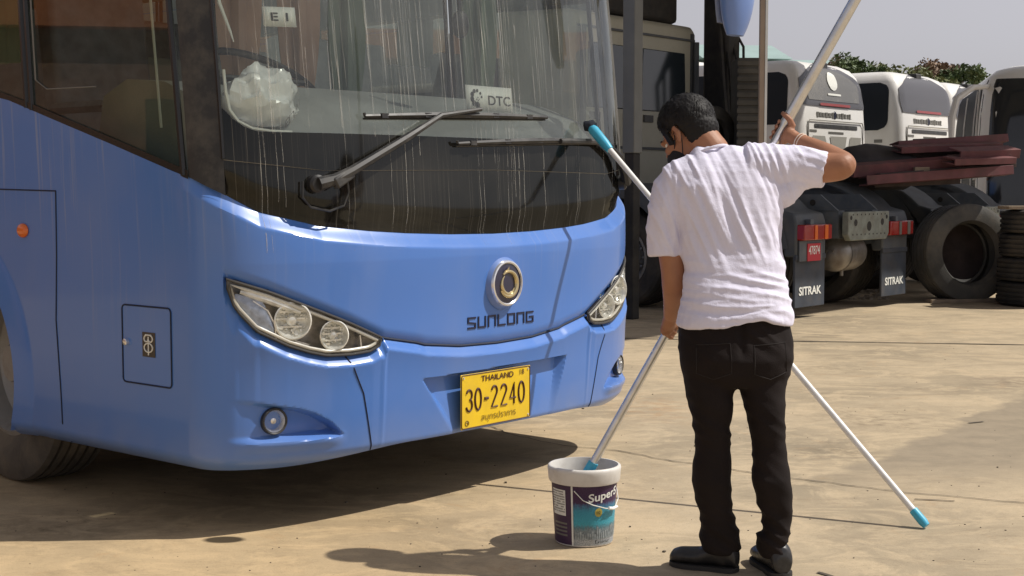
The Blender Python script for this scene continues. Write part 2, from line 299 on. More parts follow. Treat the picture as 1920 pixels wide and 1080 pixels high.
# ------------------------------------------------------------------ mesh helpers
class MB:
    def __init__(s): s.v = []; s.f = []; s.uv = None
    def add(s, vs, fs):
        k = len(s.v); s.v += [Vector(v) for v in vs]; s.f += [[i + k for i in f] for f in fs]; return s
    def box(s, c, size, rot=None):
        hx, hy, hz = size[0] / 2, size[1] / 2, size[2] / 2
        vs = [Vector((x, y, z)) for x in (-hx, hx) for y in (-hy, hy) for z in (-hz, hz)]
        if rot is not None: vs = [rot @ v for v in vs]
        c = Vector(c)
        return s.add([v + c for v in vs], [(0, 1, 3, 2), (4, 6, 7, 5), (0, 4, 5, 1), (2, 3, 7, 6), (0, 2, 6, 4), (1, 5, 7, 3)])
    def prism(s, poly, axis, a, b):          # polygon in the two other axes, extruded along axis
        n = len(poly)
        def mk(p, t):
            if axis == 0: return (t, p[0], p[1])
            if axis == 1: return (p[0], t, p[1])
            return (p[0], p[1], t)
        vs = [mk(p, a) for p in poly] + [mk(p, b) for p in poly]
        fs = [list(range(n))[::-1], list(range(n, 2 * n))] + [(i, (i + 1) % n, n + (i + 1) % n, n + i) for i in range(n)]
        return s.add(vs, fs)
    def tube(s, pts, r, seg=10, closed=False, cap=True):
        pts = [Vector(p) for p in pts]; n = len(pts)
        rs = r if isinstance(r, (list, tuple)) else [r] * n
        k = len(s.v); up = None
        for i, p in enumerate(pts):
            if closed: t = pts[(i + 1) % n] - pts[i - 1]
            else: t = pts[min(i + 1, n - 1)] - pts[max(i - 1, 0)]
            t.normalize()
            if up is None:
                up = Vector((0, 0, 1)) if abs(t.z) < .9 else Vector((1, 0, 0))
            a = t.cross(up).normalized(); b = a.cross(t).normalized(); up = b
            for j in range(seg):
                an = 2 * math.pi * j / seg
                s.v.append(p + (a * math.cos(an) + b * math.sin(an)) * rs[i])
        m = n if closed else n - 1
        for i in range(m):
            i2 = (i + 1) % n
            for j in range(seg):
                j2 = (j + 1) % seg
                s.f.append([k + i * seg + j, k + i * seg + j2, k + i2 * seg + j2, k + i2 * seg + j])
        if cap and not closed:
            s.f.append([k + j for j in range(seg)][::-1]); s.f.append([k + (n - 1) * seg + j for j in range(seg)])
        return s
    def loft(s, rings):                       # list of equal-length vertex rings, closed, capped
        k = len(s.v); n = len(rings[0])
        for r_ in rings: s.v += [Vector(p) for p in r_]
        for i in range(len(rings) - 1):
            for j in range(n):
                j2 = (j + 1) % n
                s.f.append([k + i * n + j, k + i * n + j2, k + (i + 1) * n + j2, k + (i + 1) * n + j])
        s.f.append([k + j for j in range(n)][::-1]); s.f.append([k + (len(rings) - 1) * n + j for j in range(n)])
        return s
    def lathe(s, prof, c, axis, seg=32, up=None):   # prof: (distance along axis, radius)
        c = Vector(c); ax = Vector(axis).normalized()
        u = Vector((0, 0, 1)) if abs(ax.z) < .9 else Vector((1, 0, 0))
        a = ax.cross(u).normalized(); b = ax.cross(a).normalized()
        k = len(s.v)
        for (h, r_) in prof:
            for j in range(seg):
                an = 2 * math.pi * j / seg
                s.v.append(c + ax * h + (a * math.cos(an) + b * math.sin(an)) * r_)
        for i in range(len(prof) - 1):
            for j in range(seg):
                j2 = (j + 1) % seg
                s.f.append([k + i * seg + j, k + (i + 1) * seg + j, k + (i + 1) * seg + j2, k + i * seg + j2])
        for i in (0, len(prof) - 1):
            if prof[i][1] < .002: s.f.append([k + i * seg + j for j in range(seg)])
        return s
    def ball(s, c, rx, ry=None, rz=None, seg=16, rot=None):
        ry = ry or rx; rz = rz or rx; c = Vector(c); k = len(s.v); nr = seg // 2
        for i in range(1, nr):
            th = math.pi * i / nr
            for j in range(seg):
                ph = 2 * math.pi * j / seg
                v = Vector((rx * math.sin(th) * math.cos(ph), ry * math.sin(th) * math.sin(ph), rz * math.cos(th)))
                s.v.append(c + (rot @ v if rot is not None else v))
        t = Vector((0, 0, rz)); s.v.append(c + (rot @ t if rot is not None else t)); s.v.append(c - (rot @ t if rot is not None else t))
        T = len(s.v) - 2
        for i in range(nr - 2):
            for j in range(seg):
                j2 = (j + 1) % seg
                s.f.append([k + i * seg + j, k + (i + 1) * seg + j, k + (i + 1) * seg + j2, k + i * seg + j2])
        for j in range(seg):
            j2 = (j + 1) % seg
            s.f.append([T, k + j, k + j2]); s.f.append([T + 1, k + (nr - 2) * seg + j2, k + (nr - 2) * seg + j])
        return s
    def build(s, name, m, parent=None, smooth=True, bevel=0, sharp=35, off=None):
        me = bpy.data.meshes.new(name)
        vs = [tuple(v - off) if off is not None else tuple(v) for v in s.v]
        me.from_pydata(vs, [], s.f); me.update()
        bm = bmesh.new(); bm.from_mesh(me); bmesh.ops.recalc_face_normals(bm, faces=bm.faces); bm.to_mesh(me); bm.free()
        o = bpy.data.objects.new(name, me); COL.objects.link(o)
        me.materials.append(M[m] if isinstance(m, str) else m)
        if s.uv:
            l = me.uv_layers.new(name='UVMap')
            for lp in me.loops: l.data[lp.index].uv = s.uv[lp.vertex_index]
        if smooth:
            me.polygons.foreach_set('use_smooth', [True] * len(me.polygons)); me.set_sharp_from_angle(angle=R(sharp))
        if parent is not None: o.parent = parent
        if bevel:
            b = o.modifiers.new('bevel', 'BEVEL'); b.width = bevel; b.segments = 2; b.limit_method = 'ANGLE'
        return o

def smst(a, b, x):
    t = max(0., min(1., (x - a) / (b - a))); return t * t * (3 - 2 * t)
def clamp(x, a=0., b=1.): return max(a, min(b, x))

_tc = {}
def text_verts(s_, size=1.0, bold=0.0):
    cu = bpy.data.curves.new('t', 'FONT'); cu.body = s_; cu.size = size; cu.offset = bold; cu.align_x = 'LEFT'
    cu.resolution_u = 4
    o = bpy.data.objects.new('t', cu); COL.objects.link(o); bpy.context.view_layer.update()
    dg = bpy.context.evaluated_depsgraph_get(); me = bpy.data.meshes.new_from_object(o.evaluated_get(dg))
    vs = [v.co.copy() for v in me.vertices]; fs = [list(p.vertices) for p in me.polygons]
    bpy.data.objects.remove(o); bpy.data.curves.remove(cu); bpy.data.meshes.remove(me)
    return vs, fs
def text_obj(s_, fn, w, h, name, m, parent, bold=0.0):
    """text scaled into a w x h box centred at 0; fn maps (x, y) to a 3-D point"""
    vs, fs = text_verts(s_, 1.0, bold)
    if not vs: return None
    x0, x1 = min(v.x for v in vs), max(v.x for v in vs); y0, y1 = min(v.y for v in vs), max(v.y for v in vs)
    b = MB(); b.add([fn(((v.x - x0) / (x1 - x0) - .5) * w, ((v.y - y0) / (y1 - y0) - .5) * h) for v in vs], fs)
    return b.build(name, m, parent, smooth=False)

def remeshed(mb, name, m, voxel, smooth_it=4, disp=None, parent=None, off=None, post=0):
    me = bpy.data.meshes.new('tmp'); me.from_pydata([tuple(v) for v in mb.v], [], mb.f); me.update()
    bm = bmesh.new(); bm.from_mesh(me); bmesh.ops.recalc_face_normals(bm, faces=bm.faces); bm.to_mesh(me); bm.free()
    o = bpy.data.objects.new('tmp', me); COL.objects.link(o)
    r_ = o.modifiers.new('r', 'REMESH'); r_.mode = 'VOXEL'; r_.voxel_size = voxel
    if smooth_it:
        sm = o.modifiers.new('s', 'SMOOTH'); sm.iterations = smooth_it; sm.factor = .5
    bpy.context.view_layer.update()
    dg = bpy.context.evaluated_depsgraph_get(); me2 = bpy.data.meshes.new_from_object(o.evaluated_get(dg))
    bpy.data.objects.remove(o); bpy.data.meshes.remove(me)
    if disp:
        ns = [v.normal.copy() for v in me2.vertices]
        for v, nn in zip(me2.vertices, ns): v.co = disp(v.co, nn)
        if post:
            n_ = len(me2.vertices); co = np.empty(n_ * 3); me2.vertices.foreach_get('co', co); co = co.reshape(-1, 3)
            ed = np.empty(len(me2.edges) * 2, dtype=np.int64); me2.edges.foreach_get('vertices', ed); ed = ed.reshape(-1, 2)
            cnt = np.bincount(ed.ravel(), minlength=n_).astype(float)[:, None]
            for _ in range(post):
                acc = np.zeros_like(co); np.add.at(acc, ed[:, 0], co[ed[:, 1]]); np.add.at(acc, ed[:, 1], co[ed[:, 0]]); co = .5 * co + .5 * acc / np.maximum(cnt, 1)
            me2.vertices.foreach_set('co', co.ravel())
    if off is not None:
        for v in me2.vertices: v.co -= off
    me2.name = name; me2.materials.clear(); me2.materials.append(M[m])
    me2.polygons.foreach_set('use_smooth', [True] * len(me2.polygons)); me2.update()
    o = bpy.data.objects.new(name, me2); COL.objects.link(o)
    if parent is not None: o.parent = parent
    return o

# ------------------------------------------------------------------ ground
gb = MB()
xs = [-300, -40, -6, -3, 0, 3, 6, 10, 40, 300]; ys = [-200, -20, 2, 4, 6, 8, 11, 16, 40, 450]
for y in ys:
    for x in xs: gb.v.append(Vector((x, y, 0)))
for i in range(len(ys) - 1):
    for j in range(len(xs) - 1):
        a = i * len(xs) + j; gb.f.append([a, a + 1, a + len(xs) + 1, a + len(xs)])
tag(gb.build('ground', 'ground', smooth=False), kind='structure')
def line_strip(name, pts, w, jit, z=.004, sub=14):
    P = []
    for (a, b) in zip(pts[:-1], pts[1:]):
        a, b = gnd(*a), gnd(*b)
        for k in range(sub): P.append(a.lerp(b, k / sub))
    P.append(gnd(*pts[-1])); mb = MB()
    n_ = len(P)
    for i, p in enumerate(P):
        t = (P[min(i + 1, n_ - 1)] - P[max(i - 1, 0)]).normalized(); s_ = Vector((-t.y, t.x, 0))
        o_ = noise.noise(p * 3.1) * jit + noise.noise(p * 17) * jit * .35
        ww = w * (.6 + .7 * abs(noise.noise(p * 9 + Vector((3, 1, 7)))))
        mb.v += [p + s_ * (o_ - ww) + Vector((0, 0, z)), p + s_ * (o_ + ww) + Vector((0, 0, z))]
    for i in range(n_ - 1): mb.f.append([2 * i, 2 * i + 1, 2 * i + 3, 2 * i + 2])
    return tag(mb.build(name, 'joint', smooth=False), kind='structure')
line_strip('slab_joint', [(1100, 634), (1920, 647), (2100, 650)], .024, .010)
line_strip('ground_crack', [(905, 800), (1000, 826), (1130, 843), (1240, 862), (1390, 886), (1560, 906), (1700, 925), (1960, 950)], .005, .05, sub=24)
line_strip('ground_crack', [(1490, 735), (1640, 742), (1800, 741)], .003, .05, sub=20)
line_strip('ground_crack', [(1815, 794), (1842, 791)], .012, .02)
line_strip('ground_crack', [(1715, 937), (1790, 941)], .008, .015)
line_strip('ground_crack', [(1530, 1075), (1580, 1090)], .01, .02)

# ------------------------------------------------------------------ THE BLUE COACH
BA = R(40.06); BYAW = R(90) - BA
U = Vector((math.sin(BA), math.cos(BA), 0)); V = Vector((-math.cos(BA), math.sin(BA), 0))
BO = Vector((-.083 + .045 * .6436, 5.80 + .045 * .7654, 0))
BW, BN, BM, BD = 1.285, 2.7, 2.2, .40
_th = np.linspace(0, math.pi / 2, 4001)
_X = BW * np.sin(_th) ** (2 / BN); _Y = BD * (1 - np.cos(_th) ** (2 / BM))
_Q = np.concatenate([[0], np.cumsum(np.hypot(np.diff(_X), np.diff(_Y)))]); QC = float(_Q[-1])
def outl(q):
    a = abs(q); s_ = 1 if q >= 0 else -1
    if a <= QC: return s_ * float(np.interp(a, _Q, _X)), float(np.interp(a, _Q, _Y))
    return s_ * BW, BD + a - QC
def setb(z):
    s_ = 0
    if z > 1.0: s_ += .055 * (z - 1) + .03 * (z - 1) ** 2
    if z < .5: s_ += .25 * (.5 - z) ** 2
    return s_
def surf(q, z, off=0.0):
    e = .004
    x, y = outl(q); x1, y1 = outl(q - e); x2, y2 = outl(q + e)
    tx, ty = x2 - x1, y2 - y1; l = math.hypot(tx, ty); nx, ny = ty / l, -tx / l
    fade = clamp(1 - (y - BD) / 2.2) if y > BD else 1.
    return Vector((x + nx * off, y + setb(z) * fade + ny * off, z))
def snorm(q):
    x1, y1 = outl(q - .004); x2, y2 = outl(q + .004); v = Vector((y2 - y1, -(x2 - x1), 0)); return v.normalized()
ZW = ([0, .26, .5, .68, .91, 1.145, 1.29, 1.39, 1.86, 2.59, 3.3, 4.2, 20], [1.086, 1.09, 1.10, 1.112, 1.135, 1.188, 1.262, 1.309, 1.44, 1.636, 1.76, 1.80, 1.80])
ZS = ([0, .23, .43, .465, .64, .807, .924, 1.127, 1.283], [.630, .636, .658, .668, .700, .775, .822, .904, .954])
def zw(q): return float(np.interp(abs(q), *ZW))
def zs(q): return float(np.interp(abs(q), *ZS))
LB = ([.64, .66, .711, .80, .899, .97, 1.051, 1.168, 1.243, 1.283], [.698, .676, .654, .648, .651, .668, .696, .755, .838, .954])
def zlow(q):                                     # hood seam, then the lamp's lower edge
    a = abs(q)
    return zs(q) if a < .64 else float(np.interp(a, *LB))
def zslope(q): return math.cos(math.atan((zlow(q + .01) - zlow(q - .01)) / .02))
def inlamp(q, z, g=0.0):
    a = abs(q)
    return .648 + g < a < 1.283 - g and float(np.interp(a, *LB)) + g < z < zs(a) - g
ARC = (2.13, .46, .585)                          # wheel arch on the side: y, z, radius
def side_y(q): return BD + abs(q) - QC
def bdisp(q, z):
    a = abs(q); d_ = 0.
    top = zw(q) - z; wf = 1 - smst(1.22, 1.5, a)
    if top < .055: d_ -= .030 * (1 - top / .055) * wf
    d_ += .010 * wf * smst(.35, .05, top) * smst(0, .06, top)
    if a < 1.283:
        h = z - zs(q)
        if 0 <= h < .045: d_ -= .016 * (1 - h / .045) ** 2
        lo = zlow(q) - z
        if 0 <= lo:
            lo *= zslope(q); w2 = .042
            e_ = smst(1.29, 1.12, a)
            if lo < w2: d_ += -.016 + (.016 + .018 * e_) * smst(-.15, 1.1, lo / w2) / smst(-.15, 1.1, 1.0)
            else: d_ += .018 * e_ * math.exp(-(lo - w2) / .10)
        if inlamp(q, z): d_ -= .05
    # plate recess
    zt = .527 + .012 * (q + .456)
    if z < zt and a < .6:
        hw = .456 - (zt - z) * .75
        e = min(q + hw + .0, .466 - (zt - z) * .35 - q)
        if e > 0:
            k = clamp(e / .03); dep = .036 * clamp((z - .295) / (zt - .295)) + .004
            d_ -= k * (dep + max(0, d_) * .9) * clamp((zt - z) / .008)
    # fog scoop
    if .80 < a < 1.32 and .30 < z < .56:
        zu = float(np.interp(a, [.80, .836, .88, .95, 1.012, 1.15, 1.28, 1.32], [.346, .362, .405, .445, .467, .495, .515, .52]))
        zl = .345
        dep = .055 * smst(1.29, .93, a) * smst(.815, .845, a)
        if zl < z < zu: d_ -= dep * smst(0, .018, zu - z) * clamp((z - zl) / .022) + .0
        d_ += .013 * smst(1.31, 1.15, a) * smst(.80, .90, a) * smst(.295, .338, z) * smst(.372, .345, z)
    # lower edge turns under
    if z < .30: d_ -= .05 * ((.30 - z) / .06) ** 2
    # wheel-arch flare
    if q < 0 or q > 0:
        r_ = math.hypot(side_y(q) - ARC[0], z - ARC[1])
        if side_y(q) > .9:
            if r_ < ARC[2] + .12 and z < 1.2: d_ += .022 * (1 - clamp((r_ - ARC[2]) / .115)) ** .7
    return d_

bus = empty('blue_coach', BO, BYAW, 'light blue long-distance coach seen from its front corner, streaky windshield and yellow number plate', 'coach')
def qgrid(q0, q1, nq, fz0, fz1, nz, off=0.0, disp=None, qs=None):
    mb = MB(); mb.uv = []
    qs = qs if qs is not None else [q0 + (q1 - q0) * i / nq for i in range(nq + 1)]
    for q in qs:
        a, b = fz0(q), fz1(q)
        for j in range(nz + 1):
            z = a + (b - a) * j / nz
            mb.v.append(surf(q, z, off + (disp(q, z) if disp else 0))); mb.uv.append((q, z))
    for i in range(len(qs) - 1):
        for j in range(nz):
            k = i * (nz + 1) + j
            mb.f.append([k, k + nz + 1, k + nz + 2, k + 1])
    return mb
def zbot(q): return .238 + .045 * smst(1.1, .5, abs(q))
QE = 12.2
qs = sorted(set([round(-QE + i * .35, 4) for i in range(27)] + [round(-2.95 + .0075 * i, 4) for i in range(int(4.55 / .0075) + 1)] + [round(s__ * (.60 + .005 * i), 4) for i in range(146) for s__ in (-1, 1)] + [round(1.6 + i * .05, 4) for i in range(28)] + [round(3 + i * .35, 4) for i in range(27)]))
qs = [q for q in qs if q <= QE]
qq_ = [qs[0]]
for q in qs[1:]:
    if q - qq_[-1] > .002: qq_.append(q)
qs = qq_
lb = qgrid(0, 0, 0, zbot, zw, 165, 0, bdisp, qs=qs)
# cut the wheel arches (front and rear, both sides) and snap their rims
ARCS = [(ARC[0], ARC[1], ARC[2]), (8.2, .46, .585)]
def inarc(i):
    q, z = lb.uv[i]; y = side_y(q)
    return any(y > .9 and math.hypot(y - a[0], z - a[1]) < a[2] for a in ARCS)
flag = [inarc(i) for i in range(len(lb.v))]
lb.f = [f for f in lb.f if not all(flag[i] for i in f)]
used = set(i for f in lb.f for i in f)
for i in used:
    if flag[i]:
        q, z = lb.uv[i]; y = side_y(q)
        for a in ARCS:
            r_ = math.hypot(y - a[0], z - a[1])
            if r_ < a[2]:
                y2 = a[0] + (y - a[0]) / r_ * a[2]; z2 = a[1] + (z - a[1]) / r_ * a[2]
                q2 = math.copysign(y2 - BD + QC, q); lb.v[i] = surf(q2, z2, bdisp(q2, z2) if a is ARCS[0] else .02); lb.uv[i] = (q2, z2)
body = lb.build('body_shell', 'paint', bus, sharp=28)
# arch inner lip
for side in (-1, 1):
    mb = MB(); n_ = 40; rng_ = [(-.35 + (math.pi + .7) * i / n_) for i in range(n_ + 1)]
    for a in ARCS:
        k = len(mb.v)
        for t in rng_:
            y = a[0] - math.cos(t) * a[2]; z = max(.235, a[1] + math.sin(t) * a[2])
            mb.v += [Vector((side * (BW + .0215), y, z)), Vector((side * (BW - .10), y, z))]
        for i in range(n_): mb.f.append([k + 2 * i, k + 2 * i + 1, k + 2 * i + 3, k + 2 * i + 2])
    mb.build('arch_liner', 'paint' if side < 0 else 'paint', bus)
# underside, floor, inner mass
mb = MB(); mb.box((0, 6.3, .50), (1.5, 10.6, .35)); mb.box((0, 1.0, .46), (1.9, 1.0, .28)); mb.box((0, 5.2, .48), (2.3, 4.2, .40)); mb.box((0, 10.6, .5), (2.3, 2.5, .4))
mb.build('underbody', 'rubber', bus, smooth=False)
mb = MB(); mb.box((0, 6.6, 1.02), (2.44, 11.0, .06)); mb.box((0, 5.0, 1.30), (.02, .02, .02)); mb.build('cabin_floor', 'interior', bus, smooth=False)
# wheel wells closed dark
mb = MB()
for a in ARCS:
    for sd in (-1, 1):
        mb.box((sd * .62, a[0], .62), (.04, 1.3, .78)); mb.box((sd * .93, a[0], 1.065), (.6, 1.3, .03))
        mb.box((sd * .93, a[0] - .64, .75), (.6, .03, .6)); mb.box((sd * .93, a[0] + .64, .75), (.6, .03, .6))
mb.build('wheel_well', 'rubber', bus, smooth=False)

def qline(pts, r_=.0028, off=.0006, closed=False, sub=6, name='panel_gap', m='seam', dsp=True):
    P = []
    L_ = list(zip(pts, pts[1:] + (pts[:1] if closed else [])))
    if not closed: L_ = L_[:len(pts) - 1]
    for a, b in L_:
        for k in range(sub):
            t = k / sub; q = a[0] + (b[0] - a[0]) * t; z = a[1] + (b[1] - a[1]) * t; P.append(surf(q, z, off + (bdisp(q, z) if dsp else 0)))
    if not closed: q, z = pts[-1]; P.append(surf(q, z, off + (bdisp(q, z) if dsp else 0)))
    mb = MB(); mb.tube(P, r_, 6, closed=closed); return mb.build(name, m, bus)
# hood seam
P = [(-.645 + 1.29 * i / 60) for i in range(61)]
mb = MB(); mb.tube([surf(q, zs(q) + .0015, -.014) for q in P], .006, 6); mb.build('hood_seam', 'seam', bus)
qline([(-.815, .645), (-.745, .50), (-.700, .30), (-.697, .275)]); qline([(.815, .648), (.745, .50), (.700, .30), (.697, .275)])
for sd in (-1, 1):
    qline([(sd * 2.267, 1.263), (sd * 2.296, .742), (sd * 2.255, .245)], .0032)
    qline([(sd * 2.267, 1.263), (sd * 2.67, 1.269), (sd * 3.10, 1.27)], .0032)
qline([(-3.10, 1.27), (-3.10, .55)], .003)
# fuel / service hatch with its knob and sticker
def rrect(q0, q1, z0, z1, r_, n=5):
    P = []
    for (cx, cz, a0) in ((q1 - r_, z1 - r_, 0), (q0 + r_, z1 - r_, 90), (q0 + r_, z0 + r_, 180), (q1 - r_, z0 + r_, 270)):
        for k in range(n + 1):
            a = R(a0 + 90 * k / n); P.append((cx + r_ * math.cos(a), cz + r_ * math.sin(a)))
    return P
def qpatch(q0, q1, z0, z1, name, m, parent, off=.002, nq=8, nz=8, sub=True, disp=None):
    mb = qgrid(q0, q1, nq, lambda q: z0, lambda q: z1, nz, off, disp); return mb.build(name, m, parent)
hatch = qpatch(-1.836, -1.540, .541, .828, 'service_hatch', 'paint', bus, .0012)
mb = MB(); pts = [surf(q, z, .002) for q, z in rrect(-1.840, -1.535, .536, .832, .018)]; mb.tube(pts, .0030, 6, closed=True); mb.build('hatch_gap', 'seam', hatch)
mb = MB(); mb.lathe([(0, .013), (.012, .013), (.014, .009), (.014, .0)], surf(-1.812, .69, .001), snorm(-1.81), 16); mb.build('hatch_knob', 'chrome', hatch)
st = qpatch(-1.712, -1.632, .642, .735, 'hatch_sticker', 'lampdark', hatch, .003, 2, 2)
mb = MB()
def sp2(x, z): return surf(-1.672 + x, .689 + z, .0045)
for arc in ([(.026 * math.cos(R(t)), -.012 + .017 * math.sin(R(t))) for t in range(0, 361, 24)], [(-.026 + .013 + .013 * math.cos(R(t)), .022 + .012 * math.sin(R(t))) for t in range(90, 361, 30)],
            [(.013 + .013 * math.cos(R(t)), .022 + .012 * math.sin(R(t))) for t in range(90, -181, -30)], [(0, .03), (0, -.04)], [(-.018, .036), (.018, .036)]):
    mb.tube([sp2(*p) for p in arc], .0028, 5)
mb.build('sticker_mark', 'white', st)
# orange side marker
mb = MB(); mb.ball(surf(-2.52, 1.10, .004), .016, .040, .030, rot=None); mb.build('side_marker_lamp', 'amber', bus)

# --- headlights
def lamp_poly(g=0.0, n=14):
    top = [(1.283 - g, zs(1.283) - g * 1.2)]; P = []
    for i in range(n + 1):
        a = 1.275 - g * 1.0 - (1.275 - .655 - 2 * g) * i / n; P.append((a, zs(a) - g))
    for i in range(n * 2 + 1):
        a = .665 + g + (1.272 - .665 - 2.2 * g) * i / (n * 2); P.append((a, float(np.interp(a, *LB)) + g))
    return P
for sd in (-1, 1):
    cup = MB(); cup.uv = []
    # backing grid inside the lamp
    n1, n2 = 40, 10
    for i in range(n1 + 1):
        a = .655 + (1.275 - .655) * i / n1; lo, hi = float(np.interp(a, *LB)), zs(a)
        for j in range(n2 + 1):
            z = lo + (hi - lo) * j / n2; t = min(j, n2 - j) / n2; t2 = min(i, n1 - i) / n1
            cup.v.append(surf(sd * a, z, -.004 - .04 * smst(0, .3, t) * smst(0, .1, t2))); cup.uv.append((a, z))
    for i in range(n1):
        for j in range(n2):
            k = i * (n2 + 1) + j; cup.f.append([k, k + n2 + 1, k + n2 + 2, k + 1])
    hl = cup.build('headlight', 'lampback', bus)
    mb = MB(); mb.tube([surf(sd * a, z, .002) for a, z in lamp_poly(.003)], .0058, 8, closed=True); mb.build('lamp_bezel', 'bezeldark', hl)
    mb = MB(); mb.tube([surf(sd * a, z, -.003) for a, z in lamp_poly(.019)], .0065, 8, closed=True); mb.build('lamp_trim', 'trimsilver', hl)
    for (a, z, r_) in ((1.030, .790, .066), (.862, .727, .054)):
        c = surf(sd * a, z, -.040); nn = snorm(sd * a); nn = (nn * .8 + Vector((-.25, -.35, 0))).normalized()
        mb = MB(); mb.lathe([(.042, r_ * 1.08), (.044, r_ * 1.0), (.030, r_ * .92), (.012, r_ * .66), (.004, r_ * .3), (.004, .001)], c, nn, 28)
        mb.lathe([(.004, r_ * .30), (.026, r_ * .30), (.034, r_ * .2), (.036, .001)], c, nn, 18)
        for kz in (-.35, .1, .5):
            wv = Vector((nn.y, -nn.x, 0)).normalized()
            mb.box(c + nn * .022 + Vector((0, 0, r_ * kz)), (r_ * 1.5, .004, .006), Matrix.Rotation(math.atan2(wv.y, wv.x), 3, 'Z'))
        rf = random.Random(int(a * 100))
        wv = Vector((nn.y, -nn.x, 0)).normalized(); uv_ = nn.cross(wv).normalized()
        for kk in range(34):
            an = rf.uniform(0, 6.28); rr_ = r_ * rf.uniform(.35, .85); p = c + nn * (.010 + .026 * (rr_ / r_) ** 2) + wv * math.cos(an) * rr_ + uv_ * math.sin(an) * rr_
            mb.box(p, (rf.uniform(.006, .02), rf.uniform(.004, .008), rf.uniform(.003, .010)), Matrix.Rotation(rf.uniform(0, 3), 3, 'Z') @ Matrix.Rotation(rf.uniform(-1, 1), 3, 'X'))
        mb.build('lamp_bowl', 'reflector', hl)
    # outer indicator lens and the slim upper reflector
    mb = MB(); n1 = 14
    for i in range(n1 + 1):
        a = 1.105 + (1.245 - 1.105) * i / n1; lo = float(np.interp(a, *LB)) + .022
        hi = min(zs(a) - .045, lo + .11 * math.sin(math.pi * clamp((i + .8) / (n1 + 1.5))) + .012)
        for j in range(5):
            z = lo + (max(hi, lo + .004) - lo) * j / 4; mb.v.append(surf(sd * a, z, -.010 + .008 * math.sin(math.pi * j / 4)))
    for i in range(n1):
        for j in range(4):
            k = i * 5 + j; mb.f.append([k, k + 5, k + 6, k + 1])
    mb.build('indicator_lens', 'bluelens', hl)
    mb = MB(); mb.tube([surf(sd * a, zs(a) - .034, -.010) for a in (1.225, 1.18, 1.12, 1.05, 1.0)], [.008, .013, .014, .012, .006], 8); mb.build('upper_reflector', 'reflector', hl)
    mb = MB(); mb.tube([surf(sd * 1.095, .72, -.008), surf(sd * 1.10, .78, -.008), surf(sd * 1.125, .83, -.008), surf(sd * 1.18, .868, -.008)], .004, 6); mb.tube([surf(sd * .745, .675, -.008), surf(sd * .75, .72, -.008)], .004, 6)
    mb.build('lamp_divider', 'chrome', hl)
    cov = MB(); cov.uv = []
    n1, n2 = 30, 6
    for i in range(n1 + 1):
        a = .660 + (1.272 - .660) * i / n1; lo, hi = float(np.interp(a, *LB)) + .003, zs(a) - .003
        for j in range(n2 + 1):
            z = lo + (hi - lo) * j / n2; cov.v.append(surf(sd * a, z, .0045 + .003 * math.sin(math.pi * j / n2))); cov.uv.append((a, z))
    for i in range(n1):
        for j in range(n2):
            k = i * (n2 + 1) + j; cov.f.append([k, k + n2 + 1, k + n2 + 2, k + 1])
    cov.build('lamp_cover', 'lampglass', hl)
    # fog lamp
    fq, fz = sd * 1.105, .422
    c = surf(fq, fz, bdisp(fq, fz)); nn = Vector((snorm(fq).x * .55, snorm(fq).y, 0)).normalized()
    mb = MB(); mb.lathe([(-.03, .052), (.018, .050), (.021, .046), (.016, .041)], c, nn, 28); fg = mb.build('fog_lamp', 'blackpl', bus)
    mb = MB(); mb.lathe([(.016, .041), (-.006, .030), (-.014, .012), (-.014, .001)], c, nn, 24); mb.lathe([(-.014, .012), (.004, .011), (.006, .001)], c, nn, 14); mb.build('fog_bowl', 'chrome', fg)
    mb = MB(); mb.uv = []; mb.lathe([(.018, .042), (.024, .030), (.027, .012), (.0275, .0005)], c, nn, 24); mb.uv = [(v.x, v.z) for v in mb.v]; mb.build('fog_glass', 'lampglass', fg)

# --- badge, wordmark
def fp(x, z, off): return surf(x, z, off + bdisp(x, z))
bc = fp(.022, .880, 0); fn_ = Vector((0, -1, 0))
mb = MB(); mb.lathe([(-.002, .112), (.008, .106), (.018, .097), (.020, .001)], bc, fn_, 48)
# the ring is a little taller than wide
bd_ = mb.build('badge_mount', 'paint', bus)
mb = MB(); mb.lathe([(.018, .097), (.027, .094), (.029, .088), (.025, .083)], bc, fn_, 48); mb.build('badge_ring', 'chrome', bd_)
mb = MB(); mb.lathe([(.022, .085), (.0245, .05), (.025, .0005)], bc, fn_, 48); mb.build('badge_disc', 'navy', bd_)
mb = MB()
arc = [(R(100 - t), .052 + .002 * math.sin(R(t))) for t in range(-28, 256, 9)]
n_ = len(arc)
P = [bc + Vector((r_ * math.cos(t), -.027, r_ * math.sin(t) - .003)) for t, r_ in arc]
mb.tube(P, [.002 + .0085 * math.sin(math.pi * clamp((i + 3) / (n_ + 6))) for i in range(n_)], 8)
arc2 = [(R(125 + t), .041) for t in range(0, 215, 10)]; n_ = len(arc2)
mb.tube([bc + Vector((r_ * math.cos(t), -.027, r_ * math.sin(t) - .003)) for t, r_ in arc2], [.002 + .006 * math.sin(math.pi * i / (n_ - 1)) for i in range(n_)], 8)
mb.add([bc + Vector(p) for p in [(-.022, -.030, .055), (-.034, -.030, .036), (-.022, -.030, .040), (.002, -.030, .048), (.004, -.030, .070), (-.008, -.030, .058)]], [(0, 1, 2, 3, 4, 5)])
mb.build('badge_dragon_ring', 'gold', bd_)
